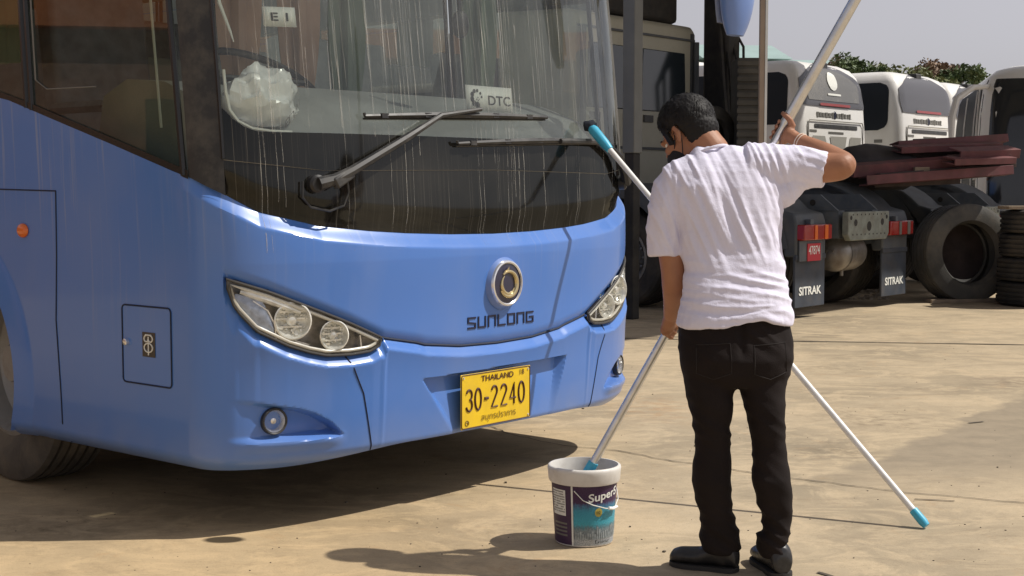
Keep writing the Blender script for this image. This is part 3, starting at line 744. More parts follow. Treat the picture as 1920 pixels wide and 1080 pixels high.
# wordmark made of strokes, cell 1 x 1
G = {'S': [[(1, 1), (0, 1), (0, .55), (1, .42), (1, 0), (0, 0)]], 'U': [[(0, 1), (0, 0), (1, 0), (1, 1)]], 'N': [[(0, 0), (0, 1), (1, 1), (1, 0)]], 'L': [[(0, 1), (0, 0), (1, 0)]],
     'O': [[(0, 0), (0, 1), (1, 1), (1, 0), (0, 0)]], 'G': [[(1, 1), (0, 1), (0, 0), (1, 0), (1, .5), (.5, .5)]]}
mb = MB(); x0 = -.192; cw = .0425; gap = .0195; hh = .041; sw = .0036
for ch in 'SUNLONG':
    for st_ in G[ch]:
        for (a, b) in zip(st_[:-1], st_[1:]):
            A_ = (x0 + a[0] * cw, .706 + a[1] * hh); B_ = (x0 + b[0] * cw, .706 + b[1] * hh)
            dx, dz = B_[0] - A_[0], B_[1] - A_[1]; l = math.hypot(dx, dz); dx /= l; dz /= l
            e = sw
            pts = [(A_[0] - dx * e - dz * sw, A_[1] - dz * e + dx * sw), (B_[0] + dx * e - dz * sw, B_[1] + dz * e + dx * sw), (B_[0] + dx * e + dz * sw, B_[1] + dz * e - dx * sw), (A_[0] - dx * e + dz * sw, A_[1] - dz * e - dx * sw)]
            k = len(mb.v)
            mb.v += [fp(x, z, .0035) for x, z in pts] + [fp(x, z, .0) for x, z in pts]
            mb.f += [[k, k + 1, k + 2, k + 3], [k, k + 4, k + 5, k + 1], [k + 1, k + 5, k + 6, k + 2], [k + 2, k + 6, k + 7, k + 3], [k + 3, k + 7, k + 4, k]]
    x0 += cw + gap
mb.build('maker_lettering', 'ink', bus, smooth=False)

# --- number plate (tilted plane right in front of the recess)
PC = Vector((-.030, -.010, .409))
def pl(x, z, off=0.0): return PC + Vector((x, -off, z))
mb = MB(); mb.box(PC, (.440, .004, .224)); npl = mb.build('number_plate', 'yellow', bus, bevel=.002)
mb = MB(); rr = [pl(x, z, .0025) for x, z in rrect(-.217, .217, -.109, .109, .010)]; mb.tube(rr, .0022, 6, closed=True); mb.build('plate_border', 'maroon', npl)
text_obj('THAILAND', lambda x, y: pl(x + .005, y + .086, .0045), .205, .024, 'plate_country', 'maroon', npl, .012)
text_obj('18', lambda x, y: pl(x + .163, y + .090, .0045), .028, .022, 'plate_year', 'maroon', npl)
text_obj('สมุทรปราการ', lambda x, y: pl(x + .012, y - .078, .0045), .22, .036, 'plate_province', 'platefade', npl)
# numerals as round-ended strokes
def stroke_obj(strokes, name, m, par, r_, fn):
    mb = MB()
    for s_ in strokes: mb.tube([fn(*p) for p in s_], r_, 6)
    return mb.build(name, m, par)
def arcp(cx, cy, rx, ry, a0, a1, n=10): return [(cx + rx * math.cos(R(a0 + (a1 - a0) * i / n)), cy + ry * math.sin(R(a0 + (a1 - a0) * i / n))) for i in range(n + 1)]
dg_ = {'3': [arcp(0, .022, .017, .021, 160, -80), arcp(0, -.020, .018, .024, 80, -165)], '0': [arcp(0, 0, .0185, .044, 0, 360, 20)[:-1] + [(.0185, 0)]],
       '2': [arcp(0, .024, .017, .020, 170, -25) + [(-.018, -.042), (.019, -.042)]], '4': [[(.008, -.044), (.008, .044), (-.018, -.018), (.019, -.018)]], '-': [[(-.011, -.002), (.011, -.002)]]}
xx = [-.165, -.107, -.054, -.003, .054, .110, .166]
xx = [-.172, -.117, -.066, -.015, .045, .103, .160]
mb = MB()
for ch, cx in zip('30-2240', xx):
    for s_ in dg_[ch]:
        k = len(mb.v); mb.tube([pl(cx + p[0], p[1] + .004, .003) for p in s_], .0046 if ch != '-' else .0065, 6)
mb.build('plate_number', 'maroon', npl)
mb = MB(); mb.tube([pl(-.185 + .011 * math.cos(R(t)), -.088 + .010 * math.sin(R(t)), .003) for t in range(0, 360, 30)], .0016, 5, closed=True); mb.tube([pl(-.190, -.086, .003), pl(-.183, -.084, .003), pl(-.180, -.094, .003)], .0016, 5); mb.build('plate_stamp', 'platefade', npl)
mb = MB(); [mb.lathe([(0, .005), (.004, .004), (.004, .0005)], pl(x, z, .002), Vector((0, -1, 0)), 10) for x, z in ((.205, -.098), (-.205, .098), (.205, .098))]; mb.build('plate_screw', 'chrome', npl)

# --- glazing
ZG = ([0, .88, 1.256, 1.4], [1.350, 1.340, 1.376, 1.41])
def zg(q): return float(np.interp(abs(q), *ZG))
ZTOP = 2.85
qgrid(-1.262, 1.262, 100, zw, zg, 10, -.028, lambda q, z: .022 * smst(zw(q), zw(q) + .1, z)).build('lower_front_panel', 'blackpanel', bus)
qgrid(-1.262, 1.262, 60, zw, zg, 3, -.05).build('panel_backing', 'frit', bus)
mb = MB(); mb.tube([surf(-1.262 + 2.524 * i / 80, zg(-1.262 + 2.524 * i / 80), -.006) for i in range(81)], .0026, 6); mb.build('glass_joint', 'bezel', bus)
ws = qgrid(-1.262, 1.262, 100, lambda q: 1.470 + .09 * max(0, (abs(q) - 1.12) / .14) ** 2, lambda q: ZTOP, 40, -.006); ws = ws.build('windshield', 'windshield', bus)
def fritz(q): return 1.475 - .03 * smst(.3, 1.1, q) + .05 * smst(-.8, -1.2, q)
qgrid(-1.262, 1.262, 60, zg, lambda q: 1.478 + .09 * max(0, (abs(q) - 1.12) / .14) ** 2, 4, -.003).build('glass_border', 'blackpanel', ws)
qgrid(-1.262, 1.262, 60, zg, lambda q: 1.478 + .09 * max(0, (abs(q) - 1.12) / .14) ** 2, 4, -.012).build('border_backing', 'frit', ws)
mb = MB(); mb.tube([surf(q, z, -.013) for q, z in [(-1.240, 1.70), (-1.238, 1.62), (-1.228, 1.555), (-1.20, 1.515), (-1.15, 1.490), (-1.08, 1.481), (-1.0, 1.479)]], .006, 6); mb.build('white_edge_trim', 'white', ws)
mb = MB(); mb.tube([surf(q, z, -.013) for q, z in [(-1.246, 2.1), (-1.236, 1.94), (-1.205, 1.84), (-1.195, 1.80)]], [.008, .007, .005, .002], 6); mb.build('white_edge_trim', 'white', ws)
for q in (1.262, -1.262):
    mb = MB(); mb.tube([surf(q, 1.38 + i * .1, -.002) for i in range(15)], .008 if q < 0 else .011, 6); mb.build('windshield_edge_seal', 'bezel' if q > 0 else 'frit', ws)
for sd in (-1, 1):
    q0, q1 = (-1.405, -1.262) if sd < 0 else (1.262, 1.405)
    qgrid(q0, q1, 12, zw, lambda q: ZTOP, 20, -.004).build('corner_pillar', 'blackpl', bus)
    # side glass: pane beside the driver, then the sliding panes
    cuts = [1.412, 2.44, 3.75, 5.1, 6.6, 8.1, 9.6, 11.1, 12.1]
    for a, b in zip(cuts[:-1], cuts[1:]):
        qq = (sd * b, sd * a) if sd < 0 else (a, b)
        pane = qgrid(qq[0] + .02, qq[1] - .02, 20, lambda q: zw(q) + .006, lambda q: 2.62, 12, -.008).build('side_window', 'sideglass', bus)
        if a < 8:
            zz = [qq[0] + .02, qq[1] - .02]
            mb = MB(); mb.tube([surf(zz[0], z, -.006) for z in (zw(zz[0]), 2.62)], .012, 6); mb.tube([surf(zz[1], z, -.006) for z in (zw(zz[1]), 2.62)], .012, 6)
            mb.build('window_frame', 'frit', pane)
    qgrid(*( (-12.1, -1.405) if sd < 0 else (1.405, 12.1)), 60, lambda q: zw(q) - .006, lambda q: zw(q) + .026, 1, -.0005).build('window_seal', 'frit', bus)
# thin bright window lines seen in the side glass
mb = MB(); mb.tube([surf(-2.38, zw(2.38) + .13, -.004), surf(-2.38, 2.5, -.004)], .004, 6); mb.tube([surf(-2.38, zw(2.38) + .13, -.004), surf(-2.30, zw(2.38) + .09, -.004), surf(-1.95, zw(2.38) + .085, -.004)], .0025, 6); mb.build('sliding_pane_edge', 'bezel', bus)
mb = MB(); mb.tube([surf(-1.625, 1.50, -.06), surf(-1.63, 2.5, -.06)], .005, 6); mb.build('white_upright', 'white', bus)  # thin white upright just behind the first side pane
# roof and rear
top = MB(); top.uv = []
QR = [-12.2 + 24.4 * i / 160 for i in range(161)]
prof = [(2.62, 0, 1), (2.72, 0, 1), (ZTOP, 0, 0), (3.0, .02, 0), (3.12, .06, 0), (3.22, .14, 0), (3.28, .28, 0), (3.31, .55, 0), (3.33, 1.25, 0)]
for q in QR:
    for z, ins, s_ in prof:
        p = surf(q, z, -ins); 
        if ins > 1.2: p.x = 0; p.y = max(p.y, 1.6)
        if z < ZTOP and abs(q) < 1.405: p = surf(q, ZTOP, -.004)
        top.v.append(p); top.uv.append((q, z))
for i in range(160):
    for j in range(len(prof) - 1):
        k = i * len(prof) + j; top.f.append([k, k + len(prof), k + len(prof) + 1, k + 1])
top.build('roof', 'paint', bus)
yb = side_y(12.2)
mb = MB(); mb.box((0, yb, 1.8), (2 * BW, .06, 3.0)); mb.build('rear_panel', 'paint', bus, bevel=.03)

# --- wipers
def ws_(q, z, o): return surf(q, z, o)
def wiper(pivot, mids, blade, end):
    mb = MB(); mb.lathe([(-.02, .034), (.022, .034), (.030, .026), (.030, .001)], surf(*pivot, 0), snorm(pivot[0]), 20)
    pts = [surf(pivot[0], pivot[1], .028)] + [surf(q, z, .034) for q, z in mids]
    rs = [.026, .023, .019, .016, .011, .008][:len(pts)]
    mb.tube(pts, rs, 8); w = mb.build('wiper', 'blackpl', bus)
    mb = MB(); (a, b) = blade; n_ = 24
    P = [surf(a[0] + (b[0] - a[0]) * i / n_, a[1] + (b[1] - a[1]) * i / n_ + .006 * math.sin(math.pi * i / n_), .018) for i in range(n_ + 1)]
    mb.tube(P, [.007 + .007 * math.sin(math.pi * i / n_) for i in range(n_ + 1)], 6)
    P2 = [surf(a[0] + (b[0] - a[0]) * i / n_, a[1] + (b[1] - a[1]) * i / n_ - .009, .006) for i in range(n_ + 1)]
    mb.tube(P2, .0045, 5)
    mb.tube([P[0] + Vector((0, 0, .0)), P[0] + Vector((-.004, 0, .012))], .006, 5)
    for f in (.12, .3, .5, .7, .88):
        p = P[int(f * n_)]; mb.box(p + Vector((0, -.004, 0)), (.035, .012, .018))
    mb.build('wiper_blade', 'blackpl', w)
    return w
w1 = wiper((-.925, 1.290), [(-.86, 1.306), (-.79, 1.338), (-.52, 1.470), (-.335, 1.560), (-.10, 1.594), (-.02, 1.594)][:5], [(-.705, 1.545), (.354, 1.578)], None)
mb = MB(); mb.tube([surf(-.98, 1.30, .012), surf(-.985, 1.24, .014), surf(-.955, 1.205, .014), surf(-.88, 1.19, .014), surf(-.82, 1.21, .015), surf(-.80, 1.26, .02), surf(-.81, 1.32, .03)], .0045, 6); mb.build('washer_hose', 'blackpl', w1)
mb = MB(); mb.box(surf(-.83, 1.312, .036), (.10, .03, .045), Matrix.Rotation(R(-28), 3, 'Y')); mb.build('wiper_joint_cover', 'blackpl', w1, bevel=.008)
w2 = wiper((1.12, 1.30), [(1.06, 1.35), (.98, 1.42), (.80, 1.485), (.42, 1.478)], [(-.235, 1.452), (.80, 1.488)], None)

dm = bpy.data.materials.new('dried_drip'); dm.use_nodes = True; n_t = dm.node_tree; n_t.nodes.clear()
_o = n_t.nodes.new('ShaderNodeOutputMaterial'); _d = n_t.nodes.new('ShaderNodeBsdfDiffuse'); _d.inputs[0].default_value = (.62, .60, .54, 1); _t = n_t.nodes.new('ShaderNodeBsdfTransparent')
_m = n_t.nodes.new('ShaderNodeMixShader'); _tc = n_t.nodes.new('ShaderNodeTexCoord'); _n = n_t.nodes.new('ShaderNodeTexNoise'); _n.inputs['Scale'].default_value = 9; _n.inputs['Detail'].default_value = 5
_r = n_t.nodes.new('ShaderNodeMapRange'); _r.inputs[1].default_value = .35; _r.inputs[2].default_value = .65; _r.inputs[3].default_value = .05; _r.inputs[4].default_value = .48
n_t.links.new(_tc.outputs['Object'], _n.inputs[0]); n_t.links.new(_n.outputs[0], _r.inputs[0]); n_t.links.new(_r.outputs[0], _m.inputs[0]); n_t.links.new(_t.outputs[0], _m.inputs[1]); n_t.links.new(_d.outputs[0], _m.inputs[2]); n_t.links.new(_m.outputs[0], _o.inputs[0])
M['drip'] = dm
rdp = random.Random(21); mb = MB()
cents = [-1.20, -1.12, -1.05, -.95, -.86, -.80, -.66, -.58, -.50, -.42, -.30, -.22, -.10, 0, .12, .20, .34, .42, .55, .62, .75, .88, .97, 1.06, 1.14, 1.2]
for c_ in cents:
    for k in range(rdp.choice([1, 2, 3, 4, 5])):
        q = c_ + rdp.gauss(0, .022); z1 = rdp.uniform(1.75, 2.6); z0 = rdp.choice([rdp.uniform(1.10, 1.3), rdp.uniform(1.35, 1.75), rdp.uniform(1.4, 1.8), rdp.uniform(1.45, 1.6), 1.04]); w_ = rdp.uniform(.0007, .0018); ph = rdp.uniform(0, 50)
        if abs(q) > 1.24: continue
        n_ = int((z1 - z0) / .03); kk = len(mb.v)
        for i in range(n_ + 1):
            z = z1 + (z0 - z1) * i / n_; qq = q + .012 * noise.noise(Vector((ph, z * 1.6, 0))) + .003 * noise.noise(Vector((ph, z * 11, 3))) - (z1 - z) * .012 * math.copysign(1, q)
            ww = w_ * (.55 + .8 * abs(noise.noise(Vector((ph, z * 7, 9))))); zc_ = max(z, zw(qq) - .30)
            off = .0012 if z > zw(qq) else bdisp(qq, z) + .001
            if zw(qq) < z < zg(qq) + .01: off = -.0045 if z > zw(qq) + .1 else -.0055
            if zw(qq) < z < zw(qq) + .1: off = -.026 + .022 * smst(zw(qq), zw(qq) + .1, z)
            if z > zg(qq): off = -.0015
            mb.v += [surf(qq - ww, z, off), surf(qq + ww, z, off)]
        for i in range(n_): mb.f.append([kk + 2 * i, kk + 2 * i + 1, kk + 2 * i + 3, kk + 2 * i + 2])
mb.build('drip_stain', 'drip', ws)
# --- things behind the glass
bmat0 = Matrix.Translation(BO) @ Matrix.Rotation(BYAW, 4, 'Z')
mb = MB()
prof = [(.12, 1.36), (.16, 1.50), (.26, 1.60), (.48, 1.68), (.72, 1.70), (.88, 1.64), (.95, 1.35), (.93, 1.05), (.5, 1.05)]
rings = []
for i in range(25):
    x = -1.15 + 2.3 * i / 24; yo = .16 * abs(x / 1.15) ** 3.2
    rings.append([Vector((x, y + setb(1.45) + yo + .02, z - .035 * math.cos(x * 4) * 0)) for y, z in prof])
mb.loft(rings); mb.build('dashboard', 'dash', bus)
mb = MB(); mb.ball(bmat0.inverted() @ at(863, 46, 5.93), .045, .03, .060); mb.tube([bmat0.inverted() @ at(863, 46, 5.93), bmat0.inverted() @ at(858, -40, 5.95)], .008, 6); mb.build('inner_mirror', 'blackpl', bus)
mb = MB(); cst = bmat0.inverted() @ at(490, 150, 5.72); rot = Matrix.Rotation(R(-58), 3, 'X')
mb.tube([cst + rot @ Vector((.24 * math.cos(R(t)), 0, .24 * math.sin(R(t)))) + Vector((0, 0, 0)) for t in range(0, 360, 12)], .016, 8, closed=True)
mb.tube([cst + rot @ Vector((-.23, 0, 0)), cst, cst + rot @ Vector((.23, 0, 0))], .013, 8); mb.tube([cst, cst + Vector((0, -.15, -.3))], .03, 8)
mb.ball(cst, .06); mb.build('steering_wheel', 'blackpl', bus)
def bseat(x, y, m='seatfab', h=2.18, w=.46):
    mb = MB(); mb.box((x, y, 1.45), (w, .46, .14)); mb.box((x, y + .26, 1.45 + (h - 1.45) / 2 + .02), (w, .13, h - 1.42), Matrix.Rotation(R(-8), 3, 'X'))
    mb.box((x - w / 2 - .02, y, 1.62), (.05, .4, .05)); mb.box((x + w / 2 + .02, y, 1.62), (.05, .4, .05)); mb.box((x, y, 1.2), (.2, .3, .45))
    return mb.build('passenger_seat', m, bus, bevel=.03)
ds = bseat(-.70, 1.55, 'seatfab', 2.15, .5); ds.name = 'driver_seat'
for r_ in range(6):
    for x in (-.98, -.5, .5, .98): bseat(x, 2.7 + r_ * .95, 'seatfab')
for k, (x, m_) in enumerate(((-1.02, 'tan'), (-.80, 'tan'))):
    pass
# curtains tied beside the driver
cu1, cu2, cu3 = (bmat0.inverted() @ at(*p_) for p_ in ((448, 40, 6.0), (560, 40, 6.4), (650, 40, 7.2)))
for (x, y, m_) in ((cu1.x, cu1.y, 'tan'), (cu2.x, cu2.y, 'tan'), (cu3.x, cu3.y, 'greencloth'), (1.12, 1.1, 'greencloth')):
    mb = MB(); rings = []
    for i in range(14):
        z = 1.72 + i * .08; w_ = .04 + .06 * abs(math.sin(.5 + i * .23)); rings.append([Vector((x + w_ * math.cos(R(t)) * (1 + .25 * math.cos(R(t * 6))), y + w_ * .7 * math.sin(R(t)) * (1 + .25 * math.cos(R(t * 6))), z)) for t in range(0, 360, 15)])
    mb.loft(rings); mb.build('curtain', m_, bus)
for a0, a1 in ((1.6, 2.0), (2.6, 3.0), (3.9, 4.3), (5.2, 5.6)):
    mb = MB()
    for k in range(9):
        y = a0 + (a1 - a0) * k / 8; mb.v += [Vector((-1.20 + .018 * (k % 2), y, 1.80)), Vector((-1.20 + .018 * (k % 2), y, 2.6))]
    for k in range(8): mb.f.append([2 * k, 2 * k + 1, 2 * k + 3, 2 * k + 2])
    mb.build('curtain', 'greencloth', bus)
# interior ceiling and partition
mb = MB(); mb.box((0, 6.5, 2.95), (2.3, 11, .04)); mb.box((-.25, 1.95, 1.45), (.9, .04, .9)); mb.box((1.19, 6.6, 2.7), (.16, 10.5, .4)); mb.box((-1.15, 6.6, 2.75), (.16, 9.5, .3)); mb.build('cabin_lining', 'interior', bus, smooth=False)
# cards on the inside of the glass (things of their own, lying against it)
bmat = Matrix.Translation(BO) @ Matrix.Rotation(BYAW, 4, 'Z')
def card(name, label, q0, q1, z0, z1, tilt, inkfn):
    qc, zc = (q0 + q1) / 2, (z0 + z1) / 2
    w_, h_ = (q1 - q0) / 2, (z1 - z0) / 2
    def f(x, y, off=0): 
        c_, s_ = math.cos(R(tilt)), math.sin(R(tilt)); return surf(qc + x * c_ - y * s_, zc + x * s_ + y * c_, -.012 + off)
    base = surf(qc, z0, -.012)
    root = empty(name, bmat @ base, BYAW, label, 'card')
    mb = MB(); n_ = 6
    for i in range(n_ + 1):
        for j in range(3):
            mb.v += [f(-w_ + 2 * w_ * i / n_, -h_ + h_ * j, 0) - base]
    for i in range(n_):
        for j in range(2): k = i * 3 + j; mb.f.append([k, k + 3, k + 4, k + 1])
    sh = mb.build('card_sheet', 'white', root); so_ = sh.modifiers.new('s', 'SOLIDIFY'); so_.thickness = .001; so_.offset = 0
    inkfn(lambda x, y: f(x, y, .0018) - base, sh, w_, h_)
def ink1(f, par, w, h): text_obj('E 1', f, w * 1.05, h * .85, 'card_lettering', 'cardink', par, .02)
def ink2(f, par, w, h):
    text_obj('DTC', lambda x, y: f(x + w * .42, y - h * .10), w * .98, h * .78, 'card_lettering', 'cardink', par, .012)
    mb = MB()
    for k, (a, r_) in enumerate([(80, .007), (118, .009), (155, .011), (192, .012), (232, .013), (275, .014), (40, .006), (8, .005)]):
        cx, cy = -w * .55 + .030 * math.cos(R(a)), .030 * math.sin(R(a)) + .002
        ring = [f(cx + r_ * math.cos(R(t)), cy + r_ * math.sin(R(t))) for t in range(0, 360, 24)]; mb.add(ring, [list(range(len(ring)))])
    for (cx, cy) in ((-w * .5, .004), (-w * .46, -.004), (-w * .5, -.010), (-w * .56, -.004)):
        ring = [f(cx + .003 * math.cos(R(t)), cy + .003 * math.sin(R(t))) for t in range(0, 360, 60)]; mb.add(ring, [list(range(len(ring)))])
    mb.build('card_emblem', 'cardink', par, smooth=False)
card('lettered_card', 'small white card reading E 1 stuck high inside the windshield', -1.080, -.952, 1.862, 1.934, 1.5, ink1)
card('lettered_card', 'white card reading DTC with a ring of black dots above the wiper', -.136, .156, 1.590, 1.694, 0, ink2)
# crumpled plastic bag on the dashboard, pressed to the glass
bgp = bmat @ Vector((-.985, .34, 1.50))
mb = MB(); mb.ball((0, 0, .12), .150, .11, .165, seg=72)
for i, v in enumerate(mb.v):
    n3 = noise.ridged_multi_fractal(v * 7.0 + Vector((2, 5, 1)), 1.0, 2.0, 3, 1.0, 2.0)
    k = .74 + .24 * n3; mb.v[i] = Vector((v.x * k * 1.12, v.y * k, (v.z) * (.52 + .20 * n3) + v.x * .12))
    mb.v[i].z = max(mb.v[i].z, .0)
bag = empty('plastic_bag', bgp, BYAW, 'crumpled white plastic bag lying behind the corner of the windshield', 'bag')
mb.build('bag_film', 'bag', bag, sharp=20)
text_obj('ศาลา', lambda x, y: Vector((.07 + x * .7, -.125 + .3 * abs(x), .055 + y + x * .9)), .10, .030, 'bag_print', 'bezel', bag)

# --- mirrors on arms
def mirror_arm(sd):
    mb = MB()
    P = [Vector((sd * 1.10, .45, 3.02)), Vector((sd * 1.25, .05, 3.10)), Vector((sd * 1.42, -.22, 2.98)), Vector((sd * 1.44, -.28, 2.72))]
    mb.tube(P, [.05, .045, .04, .035], 10); arm = mb.build('mirror_arm', 'paint', bus)
    return arm
mr = mirror_arm(1)
m0 = at(1374, 66, 6.62); loc = bmat.inverted() @ m0
mb = MB(); rings = []
for i in range(22):
    t = i / 21; z = loc.z + .80 * t; w_ = .115 * math.sin(math.pi * min(.5, .10 + t * 1.6)) ** .55; dpt = .065 * math.sin(math.pi * min(.5, .08 + t * 1.6)) ** .6
    if t > .85: w_ *= (1 - (t - .85) * 3); dpt *= (1 - (t - .85) * 3)
    rings.append([Vector((loc.x + .02 + w_ * math.cos(R(a)) + .015 * math.sin(t * 3), loc.y + dpt * math.sin(R(a)) - .02 * t, z)) for a in range(0, 360, 18)])
mb.loft(rings); mh = mb.build('mirror_housing', 'paint', mr)
mb = MB(); rings = []
for i in range(12):
    t = i / 11; rings.append([Vector((loc.x + .02 + .095 * math.sin(math.pi * clamp(.1 + t * .8)) ** .4 * math.cos(R(a)), loc.y + .062 + .012 * math.sin(R(a)), loc.z + .06 + .60 * t)) for a in range(0, 360, 30)])
mb.loft(rings); mb.build('mirror_glass', 'chrome', mh)
mb = MB(); mb.tube([mb_ for mb_ in (Vector((loc.x + .10, loc.y + .05, loc.z + .30)), Vector((loc.x + .10, loc.y + .05, loc.z + .78)))], .02, 8); mb.build('mirror_bracket', 'blackpl', mh)

# --- wheels
def wheel(parent, c, yaw, steer=0, rad=.515, wid=.29, m='tyre', rim=True, name='wheel', seg=64, rimm='chassis'):
    """axis along local x; the outer face looks along -x when yaw=0"""
    e = bpy.data.objects.new(name, None); COL.objects.link(e); e.parent = parent; e.location = c; e.rotation_euler = (0, 0, yaw)
    h = wid / 2; ax = Vector((1, 0, 0))
    pr = [(-h * .80, rad * .60), (-h * .98, rad * .72), (-h * 1.0, rad * .82), (-h * .96, rad * .93), (-h * .86, rad * .985)]
    gx = [-.62, -.30, 0, .30, .62]; x = -h * .86
    for g_ in gx: pr += [(g_ * h - .008, rad), (g_ * h - .006, rad - .014), (g_ * h + .006, rad - .014), (g_ * h + .008, rad)]
    pr += [(h * .86, rad * .985), (h * .96, rad * .93), (h, rad * .82), (h * .98, rad * .72), (h * .80, rad * .60)]
    mb = MB(); mb.lathe(pr, (0, 0, 0), ax, seg); t = mb.build('tyre', m, e, sharp=25)
    if rim:
        mb = MB(); mb.lathe([(-h * .80, rad * .62), (-h * .86, rad * .575), (-h * .70, rad * .555), (-h * .2, rad * .53), (0, rad * .47), (h * .1, rad * .30), (-h * .25, rad * .22), (-h * .5, rad * .19), (-h * .75, rad * .15), (-h * .75, .001)], (0, 0, 0), ax, 40)
        for k in range(10):
            a = R(36 * k); mb.lathe([(h * .05, .016), (-h * .18, .016), (-h * .2, .010), (-h * .2, .001)], (0, rad * .30 * math.cos(a), rad * .30 * math.sin(a)), ax, 8)
        mb.build('rim', rimm, e)
    return e
M['rimgrey'] = mat('wheel_rim_steel', (.34, .33, .31), .5, .4, var=.2, dirt=(.16, .13, .09), dirt_amt=.6, dscale=6)
M['chassis'] = M['rimgrey']
for sd in (-1, 1):
    wheel(bus, (sd * 1.065, 1.79, .512), (0 if sd < 0 else math.pi) + R(-5), m='tyredust', rimm='rimgrey')
    wheel(bus, (sd * 1.10, 8.2, .512), 0 if sd < 0 else math.pi, rimm='rimgrey', seg=32)

# ------------------------------------------------------------------ BUCKET
bk = gnd(1095, 1014)
bucket = empty('paint_bucket', bk, 0, 'white rimmed plastic paint pail with a purple and teal printed label, standing on the concrete', 'bucket')
H_ = .283
def label_mat():
    m = mat('bucket_label', (.1, .3, .4), .45, spec=.4); n = m.node_tree; L = n.links; p = n.nodes['Principled BSDF']
    uv = n.nodes.new('ShaderNodeUVMap'); sp = n.nodes.new('ShaderNodeSeparateXYZ'); L.new(uv.outputs[0], sp.inputs[0])
    t = n.nodes.new('ShaderNodeTexNoise'); t.inputs['Scale'].default_value = 14; t.inputs['Detail'].default_value = 6
    mp = n.nodes.new('ShaderNodeMapping'); mp.inputs['Scale'].default_value = (2.2, .6, 1); L.new(uv.outputs[0], mp.inputs[0]); L.new(mp.outputs[0], t.inputs[0])
    w = n.nodes.new('ShaderNodeMath'); w.operation = 'MULTIPLY_ADD'; L.new(t.outputs[0], w.inputs[0]); w.inputs[1].default_value = .16; L.new(sp.outputs[1], w.inputs[2])
    cr = n.nodes.new('ShaderNodeValToRGB'); L.new(w.outputs[0], cr.inputs[0]); e = cr.color_ramp; e.interpolation = 'LINEAR'
    stops = [(0, (.30, .34, .36)), (.17, (.34, .36, .38)), (.22, (.13, .16, .19)), (.33, (.20, .24, .26)), (.38, (.10, .20, .24)), (.45, (.05, .33, .43)), (.66, (.045, .27, .38)), (.78, (.06, .10, .20)), (.80, (.05, .02, .07)), (1, (.05, .02, .065))]
    e.elements[0].position = 0; e.elements[0].color = (*stops[0][1], 1); e.elements[1].position = 1; e.elements[1].color = (*stops[-1][1], 1)
    for p_, c in stops[1:-1]: x = e.elements.new(p_); x.color = (*c, 1)
    t2 = n.nodes.new('ShaderNodeTexNoise'); t2.inputs['Scale'].default_value = 60; L.new(uv.outputs[0], t2.inputs[0])
    mr_ = n.nodes.new('ShaderNodeMapRange'); mr_.inputs[1].default_value = .35; mr_.inputs[2].default_value = .65; mr_.inputs[3].default_value = .6; mr_.inputs[4].default_value = 1.35; L.new(t2.outputs[0], mr_.inputs[0])
    mx = n.nodes.new('ShaderNodeMix'); mx.data_type = 'RGBA'; mx.blend_type = 'MULTIPLY'; mx.inputs[0].default_value = 1; L.new(cr.outputs[0], mx.inputs[6]); L.new(mr_.outputs[0], mx.inputs[7]); L.new(mx.outputs[2], p.inputs['Base Color'])
    return m
M['label'] = label_mat()
M['pail'] = mat('pail_plastic', (.70, .68, .64), .4, var=.05, vscale=12, dirt=(.35, .30, .24), dirt_amt=.4, dscale=14)
M['water'] = mat('soapy_water', (.55, .55, .58), .1, var=.1)
M['purple'] = mat('label_purple', (.045, .02, .06), .5, var=.15, vscale=20)
def br(z): return .103 + (.121 - .103) * z / H_
mb = MB(); mb.lathe([(0, .001), (0, .098), (.004, .103), (.225, br(.225)), (.225, .126), (.232, .129), (.262, .1315), (.272, .133), (.280, .131), (H_, .127), (H_, .122), (.26, .117), (.02, .099), (.02, .001)], (0, 0, 0), (0, 0, 1), 64)
pail = mb.build('pail_body', 'pail', bucket, sharp=40)
def bpt(phi, z, off=0): r_ = br(z) + .0012 + off; return Vector((r_ * math.sin(R(phi)), -r_ * math.cos(R(phi)), z))
mb = MB(); mb.uv = []
NP = 48
for i in range(NP + 1):
    ph = -23 + (118 + 23) * i / NP
    for j in range(9): z = .008 + .214 * j / 8; mb.v.append(bpt(ph, z)); mb.uv.append((i / NP * 1.6, j / 8))
for i in range(NP):
    for j in range(8): k = i * 9 + j; mb.f.append([k, k + 9, k + 10, k + 1])
lab = mb.build('printed_label', 'label', pail)
def patch(ph0, ph1, z0, z1, name, m, par, off=.0009):
    mb = MB(); n_ = 12
    for i in range(n_ + 1):
        for z in (z0, z1): mb.v.append(bpt(ph0 + (ph1 - ph0) * i / n_, z, off))
    for i in range(n_): mb.f.append([2 * i, 2 * i + 2, 2 * i + 3, 2 * i + 1])
    return mb.build(name, m, par)
pt_ = patch(-90, -27, .008, .222, 'text_panel', 'purple', pail, .0002)
patch(-74, -38, .112, .205, 'panel_block', 'white', pt_); [patch(-70, -36, .08 - .014 * k, .087 - .014 * k, 'panel_line', 'bezel', pt_) for k in range(4)]
patch(-26.5, -23.5, .006, .222, 'label_edge', 'white', pail, .0012)
